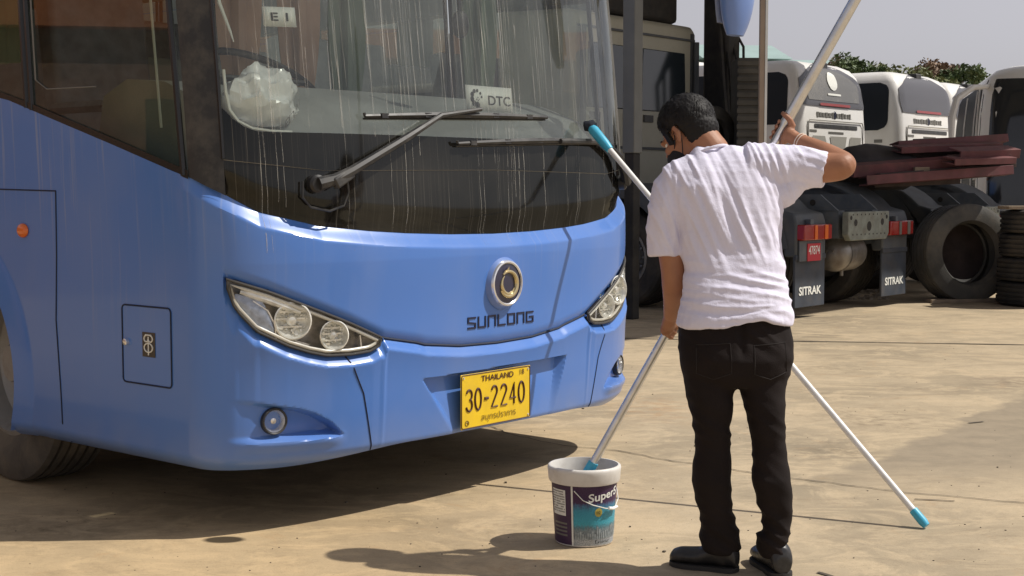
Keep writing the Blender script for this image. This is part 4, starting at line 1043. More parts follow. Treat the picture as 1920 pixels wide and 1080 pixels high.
# smudged fine print
mb = MB()
for k in range(9):
    for j in range(14):
        if random.random() < .8:
            a = -73 + j * 2.4; z = .196 - k * .009; mb.add([bpt(a, z, .0016), bpt(a + 1.8, z, .0016), bpt(a + 1.8, z + .004, .0016), bpt(a, z + .004, .0016)], [(0, 1, 2, 3)])
mb.build('fine_print', 'bezel', pt_, smooth=False)
text_obj('SuperS', lambda x, y: bpt(37 + x * 430, .185 + y + x * .13, .0015), .150, .040, 'brand_lettering', 'white', lab, .02)
def yl(x, y): return bpt(24 + x * 500, .128 + y, .0016)
mb = MB(); mb.add([yl(.015 * math.cos(R(t)), .016 * math.sin(R(t))) for t in range(0, 360, 20)], [list(range(18))]); bb = mb.build('gold_seal', mat('seal_yellow', (.45, .38, .08), .5), lab)
text_obj('10', lambda x, y: yl(x, y) + Vector((0, -.0006, 0)), .014, .013, 'seal_number', 'cardink', bb)
mb = MB()
for k in range(26):
    a = -20 + k * 4.6; z1 = .050 + .030 * random.random(); mb.add([bpt(a, .030, .0014), bpt(a + 3.2, .030, .0014), bpt(a + 3.2, z1, .0014), bpt(a, z1, .0014)], [(0, 1, 2, 3)])
mb.build('skyline_print', mat('print_grey', (.26, .30, .32), .5, var=.4, vscale=60), lab, smooth=False)
text_obj('Exterior', lambda x, y: bpt(36 + x * 500, .021 + y, .0016), .07, .012, 'small_lettering', 'cardink', lab)
mb = MB(); mb.tube([bpt(-20, .208, .006), bpt(-5, .175, .006), bpt(12, .158, .008), bpt(36, .142, .010), bpt(58, .134, .010), bpt(85, .158, .008), bpt(110, .21, .006)], .0018, 6); hnd = mb.build('wire_handle', 'white', bucket)
mb = MB(); mb.tube([bpt(42, .141, .010), bpt(52, .137, .012), bpt(66, .138, .012)], .006, 8); mb.build('handle_grip', 'bag', hnd)
mb = MB(); mb.lathe([(0, .001), (0, .112)], (0, 0, .205), (0, 0, 1), 40); mb.f.append(list(range(40, 80))); mb.build('water_surface', 'water', bucket)

# ------------------------------------------------------------------ POLES
# pole held by the man: from the bucket up through both hands and out of the picture
pb0 = at(1104, 893, 5.03); pH1 = at(1257, 612, 4.94); pH2 = at(1464, 246, 4.93)
dirB = (pH2 - pH1).normalized()
pb0 = pH1 - dirB * ((pH1.z - .215) / dirB.z)
topB = pH1 + dirB * 1.95
root = empty('brush_pole', (pb0.x, pb0.y, pb0.z), 0, 'long silver pole standing in the bucket, held in both hands by the man', 'pole')
mb = MB(); mb.tube([pb0 + dirB * .05, pH2 + dirB * .02, pH2 + dirB * .03, topB], [.015, .015, .019, .019], 16); mb.build('pole_tube', 'alu', root, off=pb0)
mb = MB(); mb.tube([pb0, pb0 + dirB * .10], [.020, .019], 14); mb.build('pole_socket', 'cyan', root, off=pb0)
mb = MB(); mb.tube([pb0 - dirB * .0 + Vector((-.05, 0, -.02)), pb0 + Vector((.05, 0, -.02))], .02, 8); mb.build('brush_head', 'bristle', root, off=pb0)
mb = MB(); mb.tube([pH2 + dirB * .70, pH2 + dirB * .74], .0215, 12); mb.build('pole_ferrule', 'alu', root, off=pb0)
# pole leaning against the windshield
g0 = gnd(1737, 992); tipl = surf(.665, 1.545, .045); tp = bmat @ tipl
dA = (tp - g0).normalized()
g0 = g0 + Vector((0, 0, .012))
root = empty('leaning_pole', g0, 0, 'white pole with light blue ends leaning from the ground onto the coach windshield', 'pole')
mb = MB(); mb.tube([g0 + dA * .04, tp - dA * .05], .0125, 16); mb.build('pole_tube', 'whitepole', root, off=g0)
mb = MB(); mb.tube([g0, g0 + dA * .02, g0 + dA * .075], [.014, .018, .017], 14); mb.build('end_cap', 'cyan', root, off=g0)
mb = MB(); mb.tube([tp - dA * .15, tp - dA * .11, tp - dA * .02, tp], [.017, .022, .024, .018], 14); mb.build('pole_socket', 'cyan', root, off=g0)
mb = MB(); mb.ball(tp + dA * .012, .030, .022, .028, rot=None)
for i, v in enumerate(mb.v): mb.v[i] = v + Vector([noise.noise(v * 60 + Vector((k, 0, 0))) * .01 for k in range(3)])
mb.build('brush_head', 'bristle', root, off=g0)

# ------------------------------------------------------------------ THE MAN
mo = Vector((.74, 4.66, 0))
man = empty('person', mo, 0, 'man seen from behind in white t-shirt and black trousers, holding a long pole', 'person')
def ring(c, a, b, n=28, e=2.3, tw=0, yoff=None):
    out_ = []
    for k in range(n):
        t = 2 * math.pi * k / n; cs, sn = math.cos(t), math.sin(t)
        x = math.copysign(abs(cs) ** (2 / e), cs) * a; y = math.copysign(abs(sn) ** (2 / e), sn) * b
        if tw: x, y = x * math.cos(tw) - y * math.sin(tw), x * math.sin(tw) + y * math.cos(tw)
        out_.append(Vector((c.x + x, c.y + y, c.z)))
    return out_
def rings_px(rows, n=28, e=2.3, grow=0.0):     # rows: (py, px left, px right, depth y, half depth)
    rs = []
    for (py, l, r_, dy, hd) in rows:
        a = at(l, py, dy); b = at(r_, py, dy); c = (a + b) / 2
        rs.append(ring(c, (b.x - a.x) / 2 + grow, hd + grow, n, e))
    return rs
DL = 4.63
def interp_rows(rows, k=3):
    o_ = []
    for a, b in zip(rows[:-1], rows[1:]):
        for i in range(k): t = i / k; o_.append(tuple(a[j] + (b[j] - a[j]) * t for j in range(5)))
    o_.append(rows[-1]); return o_
# trousers
tr = MB()
pel = [(575, 1276, 1478, 4.66, .108), (600, 1273, 1482, 4.66, .115), (640, 1269, 1489, 4.655, .128), (670, 1270, 1490, 4.645, .132), (700, 1276, 1484, 4.645, .122), (722, 1284, 1474, 4.65, .10)]
tr.loft(rings_px(interp_rows(pel, 3), e=2.5))
ll = [(690, 1277, 1379, 4.65, .098), (719, 1279, 1379, 4.64, .095), (762, 1291, 1374, 4.63, .085), (800, 1298, 1372, 4.63, .075), (839, 1303, 1371, 4.63, .068), (865, 1297, 1372, 4.625, .070), (902, 1295, 1373, 4.62, .072), (940, 1303, 1375, 4.63, .068), (979, 1313, 1381, 4.64, .065), (1005, 1309, 1388, 4.64, .068), (1024, 1312, 1389, 4.64, .070), (1036, 1318, 1384, 4.64, .062)]
rl = [(690, 1384, 1482, 4.65, .098), (728, 1386, 1474, 4.63, .092), (767, 1396, 1472, 4.61, .082), (800, 1404, 1472, 4.60, .075), (829, 1410, 1472, 4.60, .068), (873, 1408, 1480, 4.59, .070), (897, 1407, 1483, 4.58, .072), (945, 1418, 1489, 4.59, .066), (983, 1429, 1483, 4.59, .058), (1000, 1420, 1481, 4.59, .062), (1017, 1416, 1475, 4.59, .064), (1034, 1422, 1481, 4.59, .062), (1046, 1430, 1478, 4.59, .055)]
tr.loft(rings_px(interp_rows(ll, 3))); tr.loft(rings_px(interp_rows(rl, 3)))
def trfold(co, n):
    z = co.z; a = .0
    f1 = noise.noise(Vector((co.x * 5 + 3, co.y * 5, z * 20 + co.x * 14))); kn = math.exp(-((z - .50) / .12) ** 2) + math.exp(-((z - .13) / .10) ** 2) * 1.6 + .35 + .8 * math.exp(-((z - .80) / .07) ** 2)
    a += .0034 * kn * (1 - abs(f1) * 3.0) + .003 * noise.noise(co * 9)
    seat = math.exp(-((co.x - .745) / .012) ** 2) * smst(.70, .78, z) * smst(.94, .88, z) if n.y < 0 else 0
    a -= .010 * seat
    p = co + n * (a - .004)
    return p
remeshed(tr, 'trousers', 'trouser', .007, 6, trfold, man, mo)
# shirt
sh = MB()
tb = [(609, 1269, 1486, 4.665, .135), (598, 1268, 1487, 4.665, .135), (575, 1274, 1485, 4.67, .130), (540, 1281, 1478, 4.68, .120), (505, 1281, 1472, 4.70, .115), (470, 1277, 1467, 4.72, .115), (430, 1270, 1464, 4.735, .118), (390, 1258, 1466, 4.75, .120), (350, 1250, 1466, 4.765, .118), (320, 1256, 1458, 4.78, .108), (300, 1273, 1440, 4.79, .092), (284, 1297, 1415, 4.80, .075), (272, 1317, 1385, 4.81, .055)]
sh.loft(rings_px(interp_rows(tb, 3), e=2.35))
def limb(mb, pts, n=20):     # pts: (px, py, depth, r) or (Vector, r)
    P = []; rs = []
    for p in pts:
        if len(p) == 4: P.append(at(p[0], p[1], p[2])); rs.append(p[3])
        else: P.append(Vector(p[0])); rs.append(p[1])
    # smooth resample
    Q_, r2 = [], []
    for i in range(len(P) - 1):
        p0, p1, p2, p3 = P[max(i - 1, 0)], P[i], P[i + 1], P[min(i + 2, len(P) - 1)]
        for k in range(5):
            t = k / 5; Q_.append(.5 * ((2 * p1) + (p2 - p0) * t + (2 * p0 - 5 * p1 + 4 * p2 - p3) * t * t + (3 * p1 - p0 - 3 * p2 + p3) * t ** 3)); r2.append(rs[i] + (rs[i + 1] - rs[i]) * t)
    Q_.append(P[-1]); r2.append(rs[-1])
    mb.tube(Q_, r2, n); return mb
limb(sh, [(1300, 335, 4.78, .085), (1268, 352, 4.77, .076), (1254, 390, 4.755, .068), (1248, 430, 4.75, .062), (1247, 481, 4.745, .0585)])
limb(sh, [(1400, 322, 4.78, .100), (1450, 318, 4.775, .088), (1500, 313, 4.765, .073), (1530, 316, 4.755, .068), (1549, 319, 4.745, .0665)])
limb(sh, [(1452, 368, 4.75, .058), (1480, 345, 4.76, .055), (1500, 330, 4.76, .05)])
limb(sh, [(1322, 304, 4.80, .065), (1333, 286, 4.81, .056), (1332, 278, 4.815, .053)])
def rdg(v): return 1 - abs(v) * 2.6
def shfold(co, n):
    X, Z = co.x, co.z; back = smst(.25, -.25, n.y); a = 0.
    # long folds running from the raised shoulder down across the back
    up = smst(.98, 1.12, Z); arm = smst(.92, 1.0, X) * smst(1.18, 1.26, Z)
    u = (X - .70) * .93 + (Z - 1.25) * .36; w = -(X - .70) * .36 + (Z - 1.25) * .93
    f = noise.noise(Vector((u * 30, w * 2.6, 1.3))); g = noise.noise(Vector((u * 60, w * 4, 7.7)))
    a += up * (1 - arm) * back * (.0075 * rdg(f) * abs(rdg(f)) ** .6 * smst(.45, -.1, noise.noise(Vector((u * 5, w * 4, 3)))) * 1.1 + .003 * rdg(g))
    # sleeve folds run along the arm, fanning from the armpit
    s_ = noise.noise(Vector((X * 9, (Z + (X - .95) * .55) * 30, 2.2)))
    a += arm * .006 * rdg(s_)
    # left sleeve: soft vertical folds
    ls = smst(.62, .55, X) * smst(1.03, 1.1, Z)
    a += ls * .004 * rdg(noise.noise(Vector((X * 34, Z * 5, 4))))
    # sagging folds low on the back, bunching above the hem
    lo = smst(1.10, .97, Z)
    h = noise.noise(Vector((X * 4.5 + 2, (Z + .14 * (X - .74) + .5 * (X - .74) ** 2) * 27, .4))); h2 = noise.noise(Vector((X * 9 + 2, Z * 50, 9.4)))
    a += lo * (.0062 * rdg(h) + .0022 * rdg(h2)) * (.5 + .5 * back)
    # hollow along the spine
    a -= .010 * math.exp(-((X - (.70 + .12 * (1.3 - Z))) / .035) ** 2) * back * smst(.95, 1.1, Z)
    a += .0012 * noise.noise(co * 70)
    p = co + n * (a - .003)
    # hem line rises in the middle of the back and drops on the left
    if Z < .90:
        k = smst(.90, .84, Z); p.z += k * (.020 * math.exp(-((X - .80) / .07) ** 2) - .006 * math.exp(-((X - .58) / .04) ** 2) + .004 * noise.noise(Vector((X * 30, 0, 0))))
    return p
shirt = remeshed(sh, 'shirt', 'shirt', .0042, 6, shfold, man, mo, post=2)
# body: head, neck, arms, hands, inner legs in one surface
bd = MB()
hf = Vector((-.62, .50, -.52)).normalized(); hup0 = Vector((-.30, .25, .92)); hl_ = hup0.cross(hf).normalized(); hup = hf.cross(hl_).normalized()
HR = Matrix((hf, hl_, hup)).transposed()             # columns: forward, left, up
HC = at(1289, 248, 4.88)
def hp(f, l, u): return HC + HR @ Vector((f, l, u))
bd.ball(hp(-.010, 0, .020), .094, .074, .090, 28, HR)          # cranium
bd.ball(hp(.030, 0, -.035), .062, .060, .085, 24, HR)          # face
bd.ball(hp(.042, 0, -.085), .045, .043, .038, 20, HR)          # chin and jaw
bd.ball(hp(.085, 0, .010), .018, .045, .014, 16, HR)           # brow
bd.tube([hp(.086, 0, .000), hp(.106, 0, -.030), hp(.092, 0, -.042)], [.007, .013, .010], 10)   # nose
for s_ in (-1, 1):
    bd.ball(hp(.070, s_ * .040, -.030), .020, .020, .018, 12, HR)  # cheeks
    bd.tube([hp(.008, s_ * .072, .012), hp(-.006, s_ * .084, .010), hp(-.012, s_ * .086, -.012), hp(-.002, s_ * .080, -.034), hp(.004, s_ * .072, -.040)], [.008, .010, .010, .009, .006], 8)
    bd.ball(hp(-.002, s_ * .075, -.012), .014, .006, .024, 10, HR)
    bd.tube([hp(.094, s_ * .012, -.068), hp(.090, 0, -.070)], .006, 8)
limb(bd, [(hp(-.030, 0, -.030), .060), (hp(-.045, 0, -.090), .056), (at(1338, 292, 4.82), .062), (at(1350, 330, 4.80), .075)])
# inner trunk and legs (hidden by the clothes)
bd.loft(rings_px(interp_rows([(620, 1300, 1455, 4.66, .07), (540, 1296, 1462, 4.68, .085), (430, 1285, 1450, 4.735, .085), (340, 1275, 1445, 4.775, .08), (305, 1300, 1410, 4.79, .06)], 2)))
limb(bd, [(1335, 640, 4.655, .06), (1332, 720, 4.645, .045), (1337, 839, 4.63, .030), (1335, 900, 4.625, .030), (1349, 1020, 4.64, .022), (1350, 1050, 4.64, .022)])
limb(bd, [(1425, 640, 4.655, .06), (1432, 720, 4.635, .045), (1441, 839, 4.60, .030), (1446, 900, 4.585, .030), (1450, 1020, 4.59, .022), (1452, 1045, 4.59, .022)])
# arms
Lw = at(1258, 592, 4.875); Rw = at(1494, 262, 4.885)
limb(bd, [(1285, 350, 4.775, .060), (1257, 400, 4.755, .052), (1258, 460, 4.745, .046), (1262, 505, 4.745, .042), (1264, 535, 4.76, .042), (1262, 566, 4.82, .034), (Lw, .026)])
limb(bd, [(1440, 322, 4.775, .062), (1500, 316, 4.76, .052), (1550, 315, 4.735, .049), (1577, 312, 4.715, .045), (1578, 305, 4.735, .041), (1545, 287, 4.80, .037), (1510, 270, 4.86, .029), (Rw, .025)])
def hand(c, ax, wrist, thumb_up):
    """c: point on the pole axis, ax: pole direction, wrist: where the forearm ends"""
    pd = (wrist - c); pd -= ax * pd.dot(ax); pd.normalize(); sdv = ax.cross(pd).normalized()
    bd.ball(c + pd * .030, .026, .040, .016, 16, Matrix((sdv, ax, pd)).transposed())
    bd.tube([wrist, wrist.lerp(c + pd * .034, .6), c + pd * .032], [.024, .026, .024], 12)
    for k, (o_, l) in enumerate(((.032, 200), (.011, 215), (-.010, 205), (-.030, 175))):
        P = []
        for j in range(9):
            an = R(20 + l * j / 8); rr_ = .0235 if j < 7 else .022
            P.append(c + ax * (o_ * thumb_up) + pd * (rr_ * math.cos(an)) + sdv * (rr_ * math.sin(an)) + ax * (-.004 * j / 8))
        bd.tube(P, [.0092, .0095, .009, .0092, .0088, .0085, .0082, .0078, .0068], 8)
        bd.ball(P[2], .0102); bd.ball(P[5], .0092)
    P = [c + pd * .034 + ax * (.030 * thumb_up), c + pd * .020 - sdv * .020 + ax * (.046 * thumb_up), c - pd * .006 - sdv * .024 + ax * (.054 * thumb_up), c - pd * .022 - sdv * .014 + ax * (.058 * thumb_up)]
    bd.tube(P, [.013, .011, .0095, .008], 8)
cL = pH1; cR = pH2 - dirB * .0
hand(cL, dirB, Lw, 1); hand(cR, dirB, Rw, 1)
remeshed(bd, 'body', 'skin', .0042, 2, None, man, mo)
# bracelet strings on the raised wrist
mb = MB(); wdv = (Rw - at(1510, 270, 4.86)).normalized()
for o_ in (.0, .010):
    c = Rw - wdv * (.012 + o_); a_ = wdv.cross(Vector((0, 0, 1))).normalized(); b_ = wdv.cross(a_)
    mb.tube([c + (a_ * math.cos(R(t)) + b_ * math.sin(R(t))) * .0285 for t in range(0, 360, 20)], .002, 5, closed=True)
mb.build('wrist_strings', 'string', man, off=mo)
# hair: shell over the cranium with tufts
hb = MB(); hb.ball(hp(-.014, 0, .030), .104, .087, .099, 36, HR); hb.ball(hp(-.035, 0, -.012), .076, .075, .075, 28, HR)
def hair_d(co, n):
    l = HR.transposed() @ (co - HC)
    k = .004 * noise.noise(co * 30) + .002 * noise.noise(co * 130) + .002
    # drawn back from the face and round the ears
    if l.x > .055 and l.z < .062: k -= .030
    if l.z < -.030 and l.x > -.015: k -= .034
    if abs(l.y) > .05 and -.02 < l.x < .03 and l.z < .012: k -= .022
    return co + n * k
remeshed(hb, 'hair', 'hair', .004, 2, hair_d, man, mo)
mb = MB(); rnd = random.Random(3)
for i in range(950):
    v = Vector((rnd.gauss(0, 1), rnd.gauss(0, 1), rnd.gauss(0, 1))).normalized()
    if v.z < -.25 and v.x > -.35: continue
    if v.x > .62 and v.z < .45: continue
    p = hp(-.014 + v.x * .104, v.y * .087, .030 + v.z * .100); nn = (HR @ v).normalized()
    dn = (Vector((0, 0, -1)) * .6 + HR @ Vector((-.2, 0, -.3)) + Vector([rnd.uniform(-.5, .5) for _ in range(3)])); dn = (dn - nn * dn.dot(nn)).normalized()
    L_ = rnd.uniform(.014, .034); s_ = dn.cross(nn) * .0013
    a = p - nn * .003; b = p + dn * L_ * .5 + nn * .003; c = p + dn * L_ + nn * .001
    mb.add([a - s_, a + s_, b + s_, b - s_, c], [(0, 1, 2, 3), (3, 2, 4)])
mb.build('hair_strands', 'hair', man, smooth=False, off=mo)
# face mask with ear loop; eyes and brows
mk = MB(); mk.ball(hp(.052, 0, -.062), .064, .060, .054, 24, HR)
def mkd(co, n):
    l = HR.transposed() @ (co - HC); k = 0
    if l.x < .02: k -= .02
    return co + n * k
remeshed(mk, 'face_mask', 'mask', .004, 2, mkd, man, mo)
mb = MB()
for s_ in (-1, 1):
    mb.tube([hp(.045, s_ * .056, -.040), hp(.020, s_ * .070, -.020), hp(-.006, s_ * .083, .014), hp(-.020, s_ * .083, -.006), hp(-.008, s_ * .080, -.040), hp(.030, s_ * .060, -.085)], .0022, 6)
mb.build('mask_strap', 'mask', man, off=mo)
mb = MB()
for s_ in (-1, 1): mb.ball(hp(.074, s_ * .030, -.006), .010, .012, .008, 12, HR)
mb.build('eyes', 'white', man, off=mo)
mb = MB()
for s_ in (-1, 1): mb.tube([hp(.092, s_ * .016, .012), hp(.090, s_ * .034, .018), hp(.078, s_ * .050, .012)], [.003, .004, .002], 6)
mb.build('eyebrows', 'hair', man, off=mo)
# belt loops, back pockets and the waistband of the trousers
for (xa, xb) in ((1298, 1358), (1402, 1462)):
    mb = MB(); P = []
    for (px_, py_) in ((xa, 640), (xb, 636), (xb + 2, 690), ((xa + xb) / 2, 702), (xa, 692)):
        P.append(at(px_, py_, 4.66))
    dens = []
    for i_ in range(len(P)):
        for k in range(6): dens.append(P[i_].lerp(P[(i_ + 1) % len(P)], k / 6))
    tobj = [o for o in man.children if o.name.startswith('trousers')][0]
    dens2 = []
    for p in dens:
        ok, hit_, nrm, fi = tobj.ray_cast(p - mo + Vector((0, -.5, 0)), Vector((0, 1, 0)))
        if ok: dens2.append(hit_ + mo + nrm * .0005)
    if len(dens2) > 5: mb.tube(dens2, .0016, 5, closed=True); mb.build('pocket_seam', 'trouserseam', man, off=mo)
# collar band of the shirt
mb = MB(); cc = at(1332, 284, 4.80); nn = (hp(-.045, 0, -.090) - at(1345, 320, 4.80)).normalized(); a_ = nn.cross(Vector((0, 1, 0))).normalized(); b_ = nn.cross(a_)
mb.tube([cc + nn * -.004 + a_ * math.cos(R(t)) * .060 + b_ * math.sin(R(t)) * .057 for t in range(0, 360, 15)], .0055, 8, closed=True)
mb.build('collar', 'shirt', man, off=mo)
# trouser back pocket / phone edge and shoes
def shoe(heel, toe, ankle, w=.048):
    L_ = (toe - heel); ln = L_.length; f = L_.normalized(); l = Vector((0, 0, 1)).cross(f)
    sb = MB(); rows = []
    prof = [(0, .030, .060), (.04, .036, .088), (.12, .040, .105), (.26, .040, .108), (.40, .039, .085), (.55, .045, .060), (.72, .048, .055), (.86, .045, .052), (.95, .036, .044), (1.0, .018, .028)]
    for t, hw, hh in prof:
        c = heel + f * (ln * t); r_ = []
        for k in range(20):
            an = 2 * math.pi * k / 20; r_.append(c + l * (math.cos(an) * hw) + Vector((0, 0, .012 + hh / 2 + math.sin(an) * hh / 2)))
        rows.append(r_)
    sb.loft(rows); sb.tube([heel + f * ln * .14 + Vector((0, 0, .07)), ankle], [.042, .042], 14)
    o = remeshed(sb, 'shoe', 'shoe', .005, 4, None, man, mo)
    mb = MB(); N_ = 24; top_, bot = [], []
    for i in range(N_):
        t = i / N_ * 2 * math.pi; x = .5 + .5 * math.cos(t)
        hw = float(np.interp(x, [0, .05, .15, .4, .7, .9, 1], [.010, .032, .040, .038, .050, .040, .010])) + .003
        p = heel + f * (ln * (x * 1.03 - .015)) + l * (math.copysign(1, math.sin(t)) * hw if abs(math.sin(t)) > .01 else 0)
        bot.append(p + Vector((0, 0, .001))); top_.append(p + Vector((0, 0, .016)))
    mb.loft([bot, top_]); mb.build('sole', 'sole', o, off=mo)
shoe(Vector((.752, 4.61, 0)), Vector((.540, 4.71, 0)), at(1350, 1040, 4.64))
shoe(Vector((.888, 4.53, 0)), Vector((.850, 4.77, 0)), at(1456, 1045, 4.59))

# ------------------------------------------------------------------ TRUCKS
def arc_fender(cy, cz, R0, R1, x0, x1, a0, a1, n=18):
    mb = MB(); rings = []
    for i in range(n + 1):
        a = R(a0 + (a1 - a0) * i / n); c_, s_ = math.cos(a), math.sin(a)
        rings.append([Vector((x0, cy + R0 * c_, cz + R0 * s_)), Vector((x0, cy + R1 * c_, cz + R1 * s_)), Vector((x1, cy + R1 * c_, cz + R1 * s_)), Vector((x1, cy + R0 * c_, cz + R0 * s_))])
    mb.loft(rings); return mb
def tractor(loc, rz, label, cab=True, number=True):
    AX = (.95, 2.25) if cab else (1.05, 2.45)
    T = empty('tractor_truck', loc, rz, label, 'truck')
    mb = MB()
    for s_ in (-1, 1):
        mb.box((s_ * .40, 3.3, .90), (.08, 6.4, .27)); mb.box((s_ * .36, 3.3, 1.03), (.10, 6.4, .02)); mb.box((s_ * .36, 3.3, .77), (.10, 6.4, .02))
    for y in (1.0, 2.2, 3.6, 5.2): mb.box((0, y, .88), (.76, .12, .20))
    mb.build('chassis_frame', 'steelgrey', T, smooth=False)
    mb = MB(); mb.prism([(-.46, .80), (-.40, .74), (.40, .74), (.46, .80), (.46, 1.03), (-.46, 1.03)], 1, -.02, .05); cm = mb.build('cross_member', 'cross', T, bevel=.008)
    mb = MB()
    for (x, z, r_) in [(-.30, .92, .035), (.30, .92, .035), (0, .88, .05), (-.40, .97, .022), (.40, .97, .022)] + [(-.36 + k * .09, .80, .009) for k in range(9)] + [(-.36 + k * .09, 1.0, .009) for k in range(9)]:
        mb.lathe([(0, r_), (.006, r_), (.006, .0005)], (x, -.016, z), (0, -1, 0), 12)
    mb.build('bolt_hole', 'rubber', cm)
    # slanting wing plates above the crossmember with round holes
    for s_ in (-1, 1):
        mb = MB(); mb.prism([(.10, 1.04), (.95, 1.04), (.95, 1.20), (.30, 1.20)], 0, s_ * .42, s_ * .45); w = mb.build('frame_wing', 'steelgrey', T, smooth=False)
        mb = MB()
        for k in range(3): mb.lathe([(0, .032), (.004, .032), (.004, .0005)], (s_ * (.452 if s_ > 0 else .452), .38 + k * .2, 1.12), (s_, 0, 0), 12)
        mb.build('wing_hole', 'rubber', w)
    mb = MB(); mb.lathe([(-.36, .001), (-.355, .06), (-.32, .14), (-.27, .18), (-.20, .19), (.20, .19), (.27, .18), (.32, .13), (.35, .06), (.36, .001)], (.03, .30, .60), (1, .12, 0), 36); mb.lathe([(0, .194), (.03, .194)], (-.17, .276, .60), (1, .12, 0), 36)
    for k_ in (-.05, .02, .07): mb.lathe([(0, .014), (.02, .012), (.02, .001)], (-.33, .26 + k_, .63), (-1, 0, 0), 8)
    mb.tube([Vector((0, .28, .42)), Vector((0, .28, .36))], .02, 8); mb.build('air_tank', 'tank', T)
    # fenders, mudflaps, lamps
    for s_ in (-1, 1):
        x0, x1 = s_ * .64, s_ * 1.24
        for cy in AX:
            fm = arc_fender(cy, .58, .70, .74, x0, x1, 15, 172); q_ = arc_fender(cy, .58, .585, .745, x1 - s_ * .03, x1 + s_ * .012, 15, 172); fm.add(q_.v, q_.f); q_ = arc_fender(cy, .58, .50, .72, x0, x0 + s_ * .03, 15, 172); fm.add(q_.v, q_.f); fm.build('fender', 'fender', T, sharp=50)
        mb = MB(); mb.prism([(.13, .60), (.13, .93), (.16, 1.02)] + [(.95 - .88 * math.cos(R(t)), .42 + .92 * math.sin(R(t))) for t in range(44, 100, 8)] + [(.95 - .74 * math.cos(R(t)), .42 + .80 * math.sin(R(t))) for t in range(96, 20, -10)] + [(.26, .60)], 0, x0, x1); mb.build('rear_fender_panel', 'fender', T, bevel=.02)
        mb = MB(); mb.box((s_ * .94, .15, .36), (.60, .025, .50)); mb.box((s_ * .94, .14, .60), (.60, .03, .05)); fl = mb.build('mud_flap', 'flap', T, bevel=.006)
        if number: text_obj('SITRAK', lambda x, y: Vector((s_ * .94 + x, .133, .27 + y)), .45, .085, 'flap_lettering', 'white', fl, .028)
        mb = MB(); mb.box((s_ * .94, .10, .84), (.56, .10, .15)); tl = mb.build('tail_light', 'redlens', T, bevel=.012)
        mb = MB(); mb.box((s_ * .94 - .06, .045, .84), (.05, .012, .14)); mb.box((s_ * .94 + .15, .045, .84), (.06, .012, .14)); mb.build('lamp_segment', 'amber' if s_ < 0 else 'bezel', tl, bevel=.004)
        mb = MB(); mb.box((s_ * .94 - .1, .10, .94), (.06, .06, .05)); mb.build('lamp_bracket', 'steelgrey', tl)
        for cy in AX:
            w = wheel(T, (s_ * .92, cy, .53), 0 if s_ < 0 else math.pi, rad=.53, wid=.55, seg=40, rimm='rimgrey')
    if number:
        mb = MB(); mb.box((-.98, .115, .66), (.46, .015, .20)); pp = mb.build('plate_carrier', 'steelgrey', T, bevel=.004)
        mb = MB(); mb.box((-.94, .10, .645), (.26, .008, .17)); p2 = mb.build('trade_plate', 'redplate', pp)
        text_obj('47874', lambda x, y: Vector((-.94 + x, .0945, .665 + y)), .22, .085, 'plate_number', 'white', p2, .01)
    # fifth wheel plate and coupling gear
    mb = MB(); mb.lathe([(0, .001), (0, .44), (.05, .44), (.05, .001)], (0, 1.9, 1.12), (0, 0, 1), 28); mb.box((0, 1.9, 1.08), (.9, .7, .10)); mb.build('fifth_wheel', 'rubber', T)
    mb = MB()
    for k in range(3): mb.tube([Vector((-.2 + .2 * k, 3.5, 1.1)), Vector((-.2 + .2 * k, 3.3, 1.9)), Vector((-.25 + .25 * k, 3.45, 2.4)), Vector((-.1 + .1 * k, 3.75, 2.0))], .018, 6)
    mb.build('air_hose', 'rubber', T)
    if cab:
        y0 = 2.85
        mb = MB(); mb.prism([(y0, 1.05), (y0 + 2.2, .75), (y0 + 2.35, 1.4), (y0 + 2.2, 2.1), (y0 + 1.9, 3.0), (y0 + 1.6, 3.25), (y0 + .05, 3.20), (y0, 3.1)], 0, -1.22, 1.22)
        cb = mb.build('cab', 'cabwhite', T, bevel=.06)
        mb = MB(); mb.prism([(y0 + .15, 3.22), (y0 + 1.5, 3.27), (y0 + 1.2, 3.65), (y0 + .15, 4.0)], 0, -1.05, 1.05); mb.build('roof_deflector', 'rubber', cb, bevel=.06)
        for (xa, xb) in ((.05, .98), (-.98, -.05)):
            mb = MB(); mb.prism([(xa, 2.15), (xb, 2.15), (xb - .03, 2.86), (xa + .03, 2.86)], 1, y0 - .012, y0 + .02); mb.build('cab_rear_window', 'cabglass', cb, bevel=.01)
            mb = MB(); mb.box(((xa + xb) / 2 + .32, y0 - .01, 2.06), (.18, .02, .08)); mb.box(((xa + xb) / 2 - .32, y0 - .01, 2.06), (.18, .02, .08)); mb.build('cab_vent', 'blackpl', cb)
        mb = MB(); mb.box((0, y0 - .012, 1.72), (2.2, .02, .03)); mb.box((0, y0 - .012, 3.02), (2.3, .02, .025)); mb.box((1.1, y0 - .01, 2.2), (.04, .03, 1.8)); mb.build('cab_seam', 'fender', cb)
        mb = MB(); mb.box((1.38, y0 - .25, 2.45), (.30, .35, 2.6)); mb.box((1.62, y0 - .1, 2.9), (.14, .2, 1.8)); mb.build('air_intake', 'rubber', T, bevel=.04)
        for k_ in range(4):
            mb = MB(); mb.tube([Vector((1.1 + .14 * k_, y0 - .45, 1.1)), Vector((1.15 + .12 * k_, y0 - .5, 1.8)), Vector((1.05 + .15 * k_, y0 - .48, 2.5 + .15 * k_)), Vector((1.25 + .1 * k_, y0 - .3, 3.2))], .03 - .004 * k_, 6); mb.build('cab_hose', 'rubber', T)
